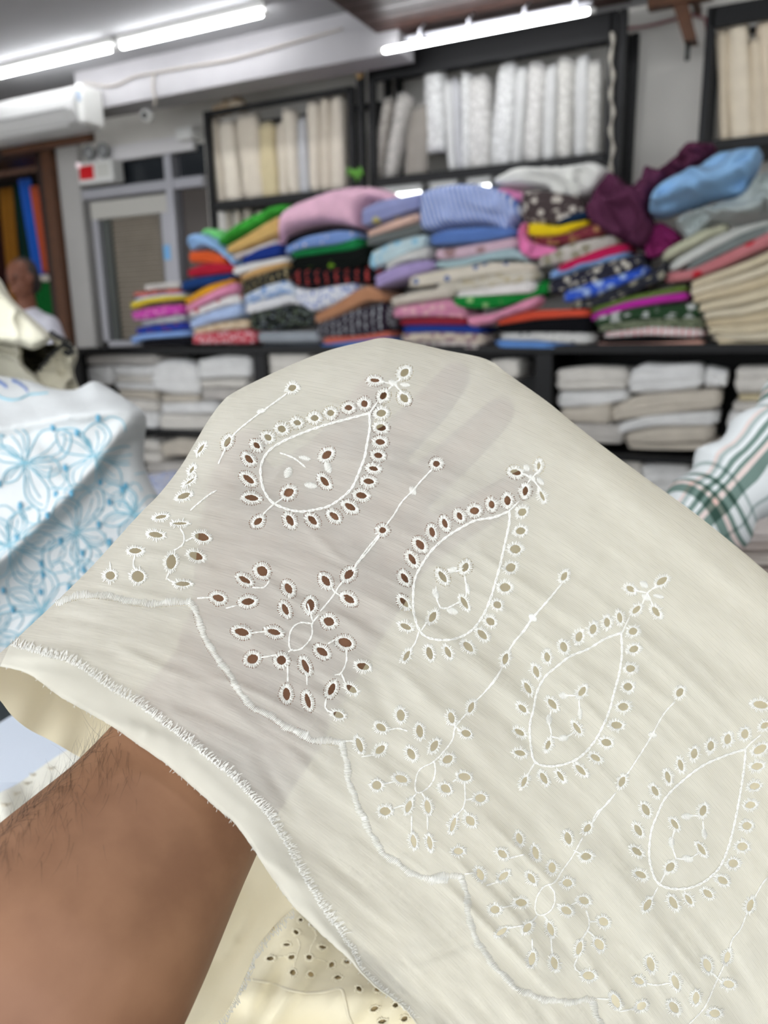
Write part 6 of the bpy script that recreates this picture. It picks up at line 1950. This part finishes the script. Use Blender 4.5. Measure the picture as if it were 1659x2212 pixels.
# ---- checked cloth scrunched at the right edge, on a small stack
def check_material():
    mt = bpy.data.materials.new('green_checks'); mt.use_nodes = True
    nt = mt.node_tree; L = nt.links.new
    b = nt.nodes['Principled BSDF']; b.inputs['Roughness'].default_value = .85; b.inputs['Specular IOR Level'].default_value = .1
    uv = nt.nodes.new('ShaderNodeUVMap'); sp = nt.nodes.new('ShaderNodeSeparateXYZ'); L(uv.outputs[0], sp.inputs[0])

    def band(sock, stops):
        r = nt.nodes.new('ShaderNodeValToRGB'); r.color_ramp.interpolation = 'CONSTANT'
        e = r.color_ramp.elements
        e[0].position = 0; e[0].color = (*C(*stops[0][1])[:3], 1); e[1].position = stops[1][0]; e[1].color = (*C(*stops[1][1])[:3], 1)
        for p, c in stops[2:]:
            x = e.new(p); x.color = (*C(*c)[:3], 1)
        fr = nt.nodes.new('ShaderNodeMath'); fr.operation = 'FRACT'; L(sock, fr.inputs[0]); L(fr.outputs[0], r.inputs[0])
        return r.outputs[0]
    wh_, gr, lg, pk = (234, 236, 236), (120, 142, 134), (176, 188, 186), (234, 214, 208)
    bx = band(sp.outputs['X'], [(0, wh_), (.30, pk), (.33, lg), (.37, wh_), (.41, gr), (.45, wh_), (.48, gr), (.51, pk), (.55, gr), (.63, wh_), (.76, lg), (.79, wh_)])
    by = band(sp.outputs['Y'], [(0, wh_), (.34, lg), (.37, wh_), (.44, gr), (.48, wh_), (.53, gr), (.56, pk), (.59, gr), (.66, wh_), (.74, lg), (.78, wh_)])
    mx = nt.nodes.new('ShaderNodeMix'); mx.data_type = 'RGBA'; mx.blend_type = 'MULTIPLY'; mx.inputs[0].default_value = 1
    L(bx, mx.inputs[6]); L(by, mx.inputs[7]); L(mx.outputs[2], b.inputs['Base Color'])
    return mt


RG = [(1830, 780, 86), (1780, 836, 88), (1730, 892, 92), (1690, 935, 84), (1655, 972, 97), (1620, 1010, 86), (1592, 1042, 104), (1566, 1070, 90), (1535, 1104, 98), (1490, 1152, 90), (1430, 1216, 84), (1370, 1282, 70), (1330, 1326, 30)]
rr = resample([(*a,) for a in RG], 60)
vs, uvs, fs, NC = [], [], [], 36
for i, (u, v, hw) in enumerate(rr):
    t = rr[min(i + 1, 59)][:2] - rr[max(i - 1, 0)][:2]; t /= np.linalg.norm(t)
    n_ = np.array([-t[1], t[0]])
    c_ = PD(u, v, .93)
    sd_ = PD(u + n_[0] * hw, v + n_[1] * hw, .93) - c_
    rw = np.linalg.norm(sd_)
    ax_ = PD(u + t[0] * 40, v + t[1] * 40, .93) - c_
    dp = np.cross(sd_, ax_); dp /= np.linalg.norm(dp)
    for k in range(NC + 1):
        a = 2 * math.pi * k / NC
        f_ = 1 + .05 * math.sin(i * .75 + 1.3 * math.sin(a)) + .03 * math.sin(3 * a + i * .3)
        vs.append(c_ + (sd_ * math.cos(a) + dp * rw * .85 * math.sin(a)) * f_); uvs.append((k / NC * 2.0 + .13, i / 59 * 2.6 + .05 * math.sin(a * 2)))
for i in range(59):
    for k in range(NC):
        fs.append((i * (NC + 1) + k, i * (NC + 1) + k + 1, (i + 1) * (NC + 1) + k + 1, (i + 1) * (NC + 1) + k))
fs.append(tuple(range(NC - 1, -1, -1))); fs.append(tuple(59 * (NC + 1) + k for k in range(NC)))
tag(mesh_obj('checked_cloth', vs, fs, check_material(), uv=uvs), 'scrunched white cloth with dark green checks at the right edge', 'cloth')
for i, (a_, b_, c_) in enumerate(((1128, 1160, (206, 196, 190)), (1160, 1190, (196, 184, 176)), (1190, 1216, (210, 200, 190)), (1216, 1250, (188, 174, 164)), (1250, 1288, (204, 192, 182)))):
    fold('o', [(1540, a_ + 12, b_ + 8), (1660, a_ + 4, b_ + 2), (1860, a_ - 4, b_ - 6)], c_, 'pinkish beige folded cloth, %s from the top in the stack under the checked cloth' % ORD[i], Y=1.16, depth=.1, layers=2, group='stack under the checked cloth')

# ---- the man in a white shirt by the wooden doorway
YM = 3.55
hc = PY(47, 604, YM)
sc_m = .95
M_skin2 = skin_material('man_skin', (112, 70, 54), (130, 86, 66), (112, 70, 56), .05)
bm = bmesh.new()
hx, hy, hz = hc
V3 = lambda x, y, z: Vector((hx + x, hy + y, z))
bmesh.ops.create_icosphere(bm, subdivisions=3, radius=1.0, matrix=Matrix.Translation((hx, hy, hz + .02)) @ Matrix.Diagonal((.078, .095, .105, 1)))
bmesh.ops.create_icosphere(bm, subdivisions=3, radius=1.0, matrix=Matrix.Translation((hx + .012, hy - .02, hz - .055)) @ Matrix.Diagonal((.06, .068, .065, 1)))
capsule_mesh(bm, (hx + .03, hy - .105, hz - .02), (hx + .02, hy - .09, hz + .02), .016, .01)      # nose
for s in (-1, 1):
    capsule_mesh(bm, (hx + s * .08, hy + .0, hz - .02), (hx + s * .082, hy + .01, hz + .02), .012, .014)   # ears
capsule_mesh(bm, (hx - .01, hy - .088, hz - .07), (hx + .05, hy - .085, hz - .07), .009, .009)    # mouth
capsule_mesh(bm, (hx, hy + .01, hz - .09), (hx - .01, hy + .03, hz - .2), .056, .062)               # neck
zs = hz - .24
capsule_mesh(bm, (hx, hy + .03, zs - .08), (hx, hy + .03, zs - .5), .12, .13)
capsule_mesh(bm, (hx - .09, hy + .03, zs - .08), (hx + .09, hy + .03, zs - .08), .1, .1)
for s in (-1, 1):
    capsule_mesh(bm, (hx + s * .16, hy + .03, zs - .05), (hx + s * .22, hy + .05, zs - .34), .055, .045)
    capsule_mesh(bm, (hx + s * .22, hy + .05, zs - .34), (hx + s * .18, hy - .08, zs - .58), .044, .032)
    hnd = Vector((hx + s * .175, hy - .1, zs - .62))
    capsule_mesh(bm, hnd, hnd + Vector((0, -.02, -.05)), .034, .03)
    for j in range(4):
        capsule_mesh(bm, hnd + Vector(((j - 1.5) * .018, -.02, -.06)), hnd + Vector(((j - 1.5) * .02, -.045, -.12)), .0095, .008)
    capsule_mesh(bm, hnd + Vector((-s * .03, -.02, -.02)), hnd + Vector((-s * .05, -.04, -.07)), .011, .009)
    capsule_mesh(bm, (hx + s * .09, hy + .03, zs - .55), (hx + s * .1, hy + .02, zs - 1.0), .085, .06)
    capsule_mesh(bm, (hx + s * .1, hy + .02, zs - 1.0), (hx + s * .1, hy + .04, .08), .058, .042)
    capsule_mesh(bm, (hx + s * .1, hy + .04, .05), (hx + s * .11, hy - .12, .035), .045, .034)
me_m = fuse('person', bm, .011, 3, M_skin2)
me_m.transform(Matrix.Translation((-hx, -hy, 0)))
MAN = link('person', me_m, M_skin2); MAN.location = (hx, hy, 0)
tag(MAN, 'man in a white shirt standing by the wooden doorway at the left', 'person')


def clothe(name, caps, mt, voxel=.013):
    b_ = bmesh.new()
    for a in caps: capsule_mesh(b_, *a)
    me_ = fuse(name, b_, voxel, 4, mt)
    me_.transform(Matrix.Translation((-hx, -hy, 0)))
    return link(name, me_, mt, MAN)


clothe('shirt', [((hx, hy + .03, zs - .07), (hx, hy + .03, zs - .56), .135, .15), ((hx - .1, hy + .03, zs - .075), (hx + .1, hy + .03, zs - .075), .115, .115), ((hx - .03, hy + .03, zs), (hx + .03, hy + .03, zs), .075, .075)] +
       [((hx + s * .16, hy + .03, zs - .05), (hx + s * .225, hy + .05, zs - .3), .075, .068) for s in (-1, 1)], fabric((206, 206, 214)))
clothe('trousers', [((hx + s * .09, hy + .03, zs - .58), (hx + s * .1, hy + .02, zs - 1.0), .105, .085) for s in (-1, 1)] + [((hx + s * .1, hy + .02, zs - 1.0), (hx + s * .1, hy + .04, .1), .085, .075) for s in (-1, 1)], fabric((58, 60, 70)))
clothe('hair', [((hx - .02, hy + .04, hz + .06), (hx - .01, hy + .06, hz - .02), .085, .078), ((hx - .055, hy - .02, hz + .05), (hx - .06, hy + .02, hz), .035, .03), ((hx + .055, hy + .02, hz + .05), (hx + .06, hy + .04, hz), .035, .03)], mat('grey_hair', (58, 52, 50), .8), .009)
for s in (-1, 1):
    MB().ball((hx + .014 + s * .032, hy - .088, hz + .012), .012, .008, .008, 8, 6).build('eye', mat('eye_dark', (40, 30, 28), .3), MAN, True)

# ---- rail that carries the hanging cloths
zr2 = PY(60, 384, 5.2)[2] + .03
tag(MB().tube([(px(-120, 400, 5.18), 5.18, zr2), (px(126, 400, 5.18), 5.18, zr2)], .02, 8).build('clothes_rail', M_dwood, smooth=True), 'dark rail high in the wooden doorway carrying the hanging cloths', 'rail')
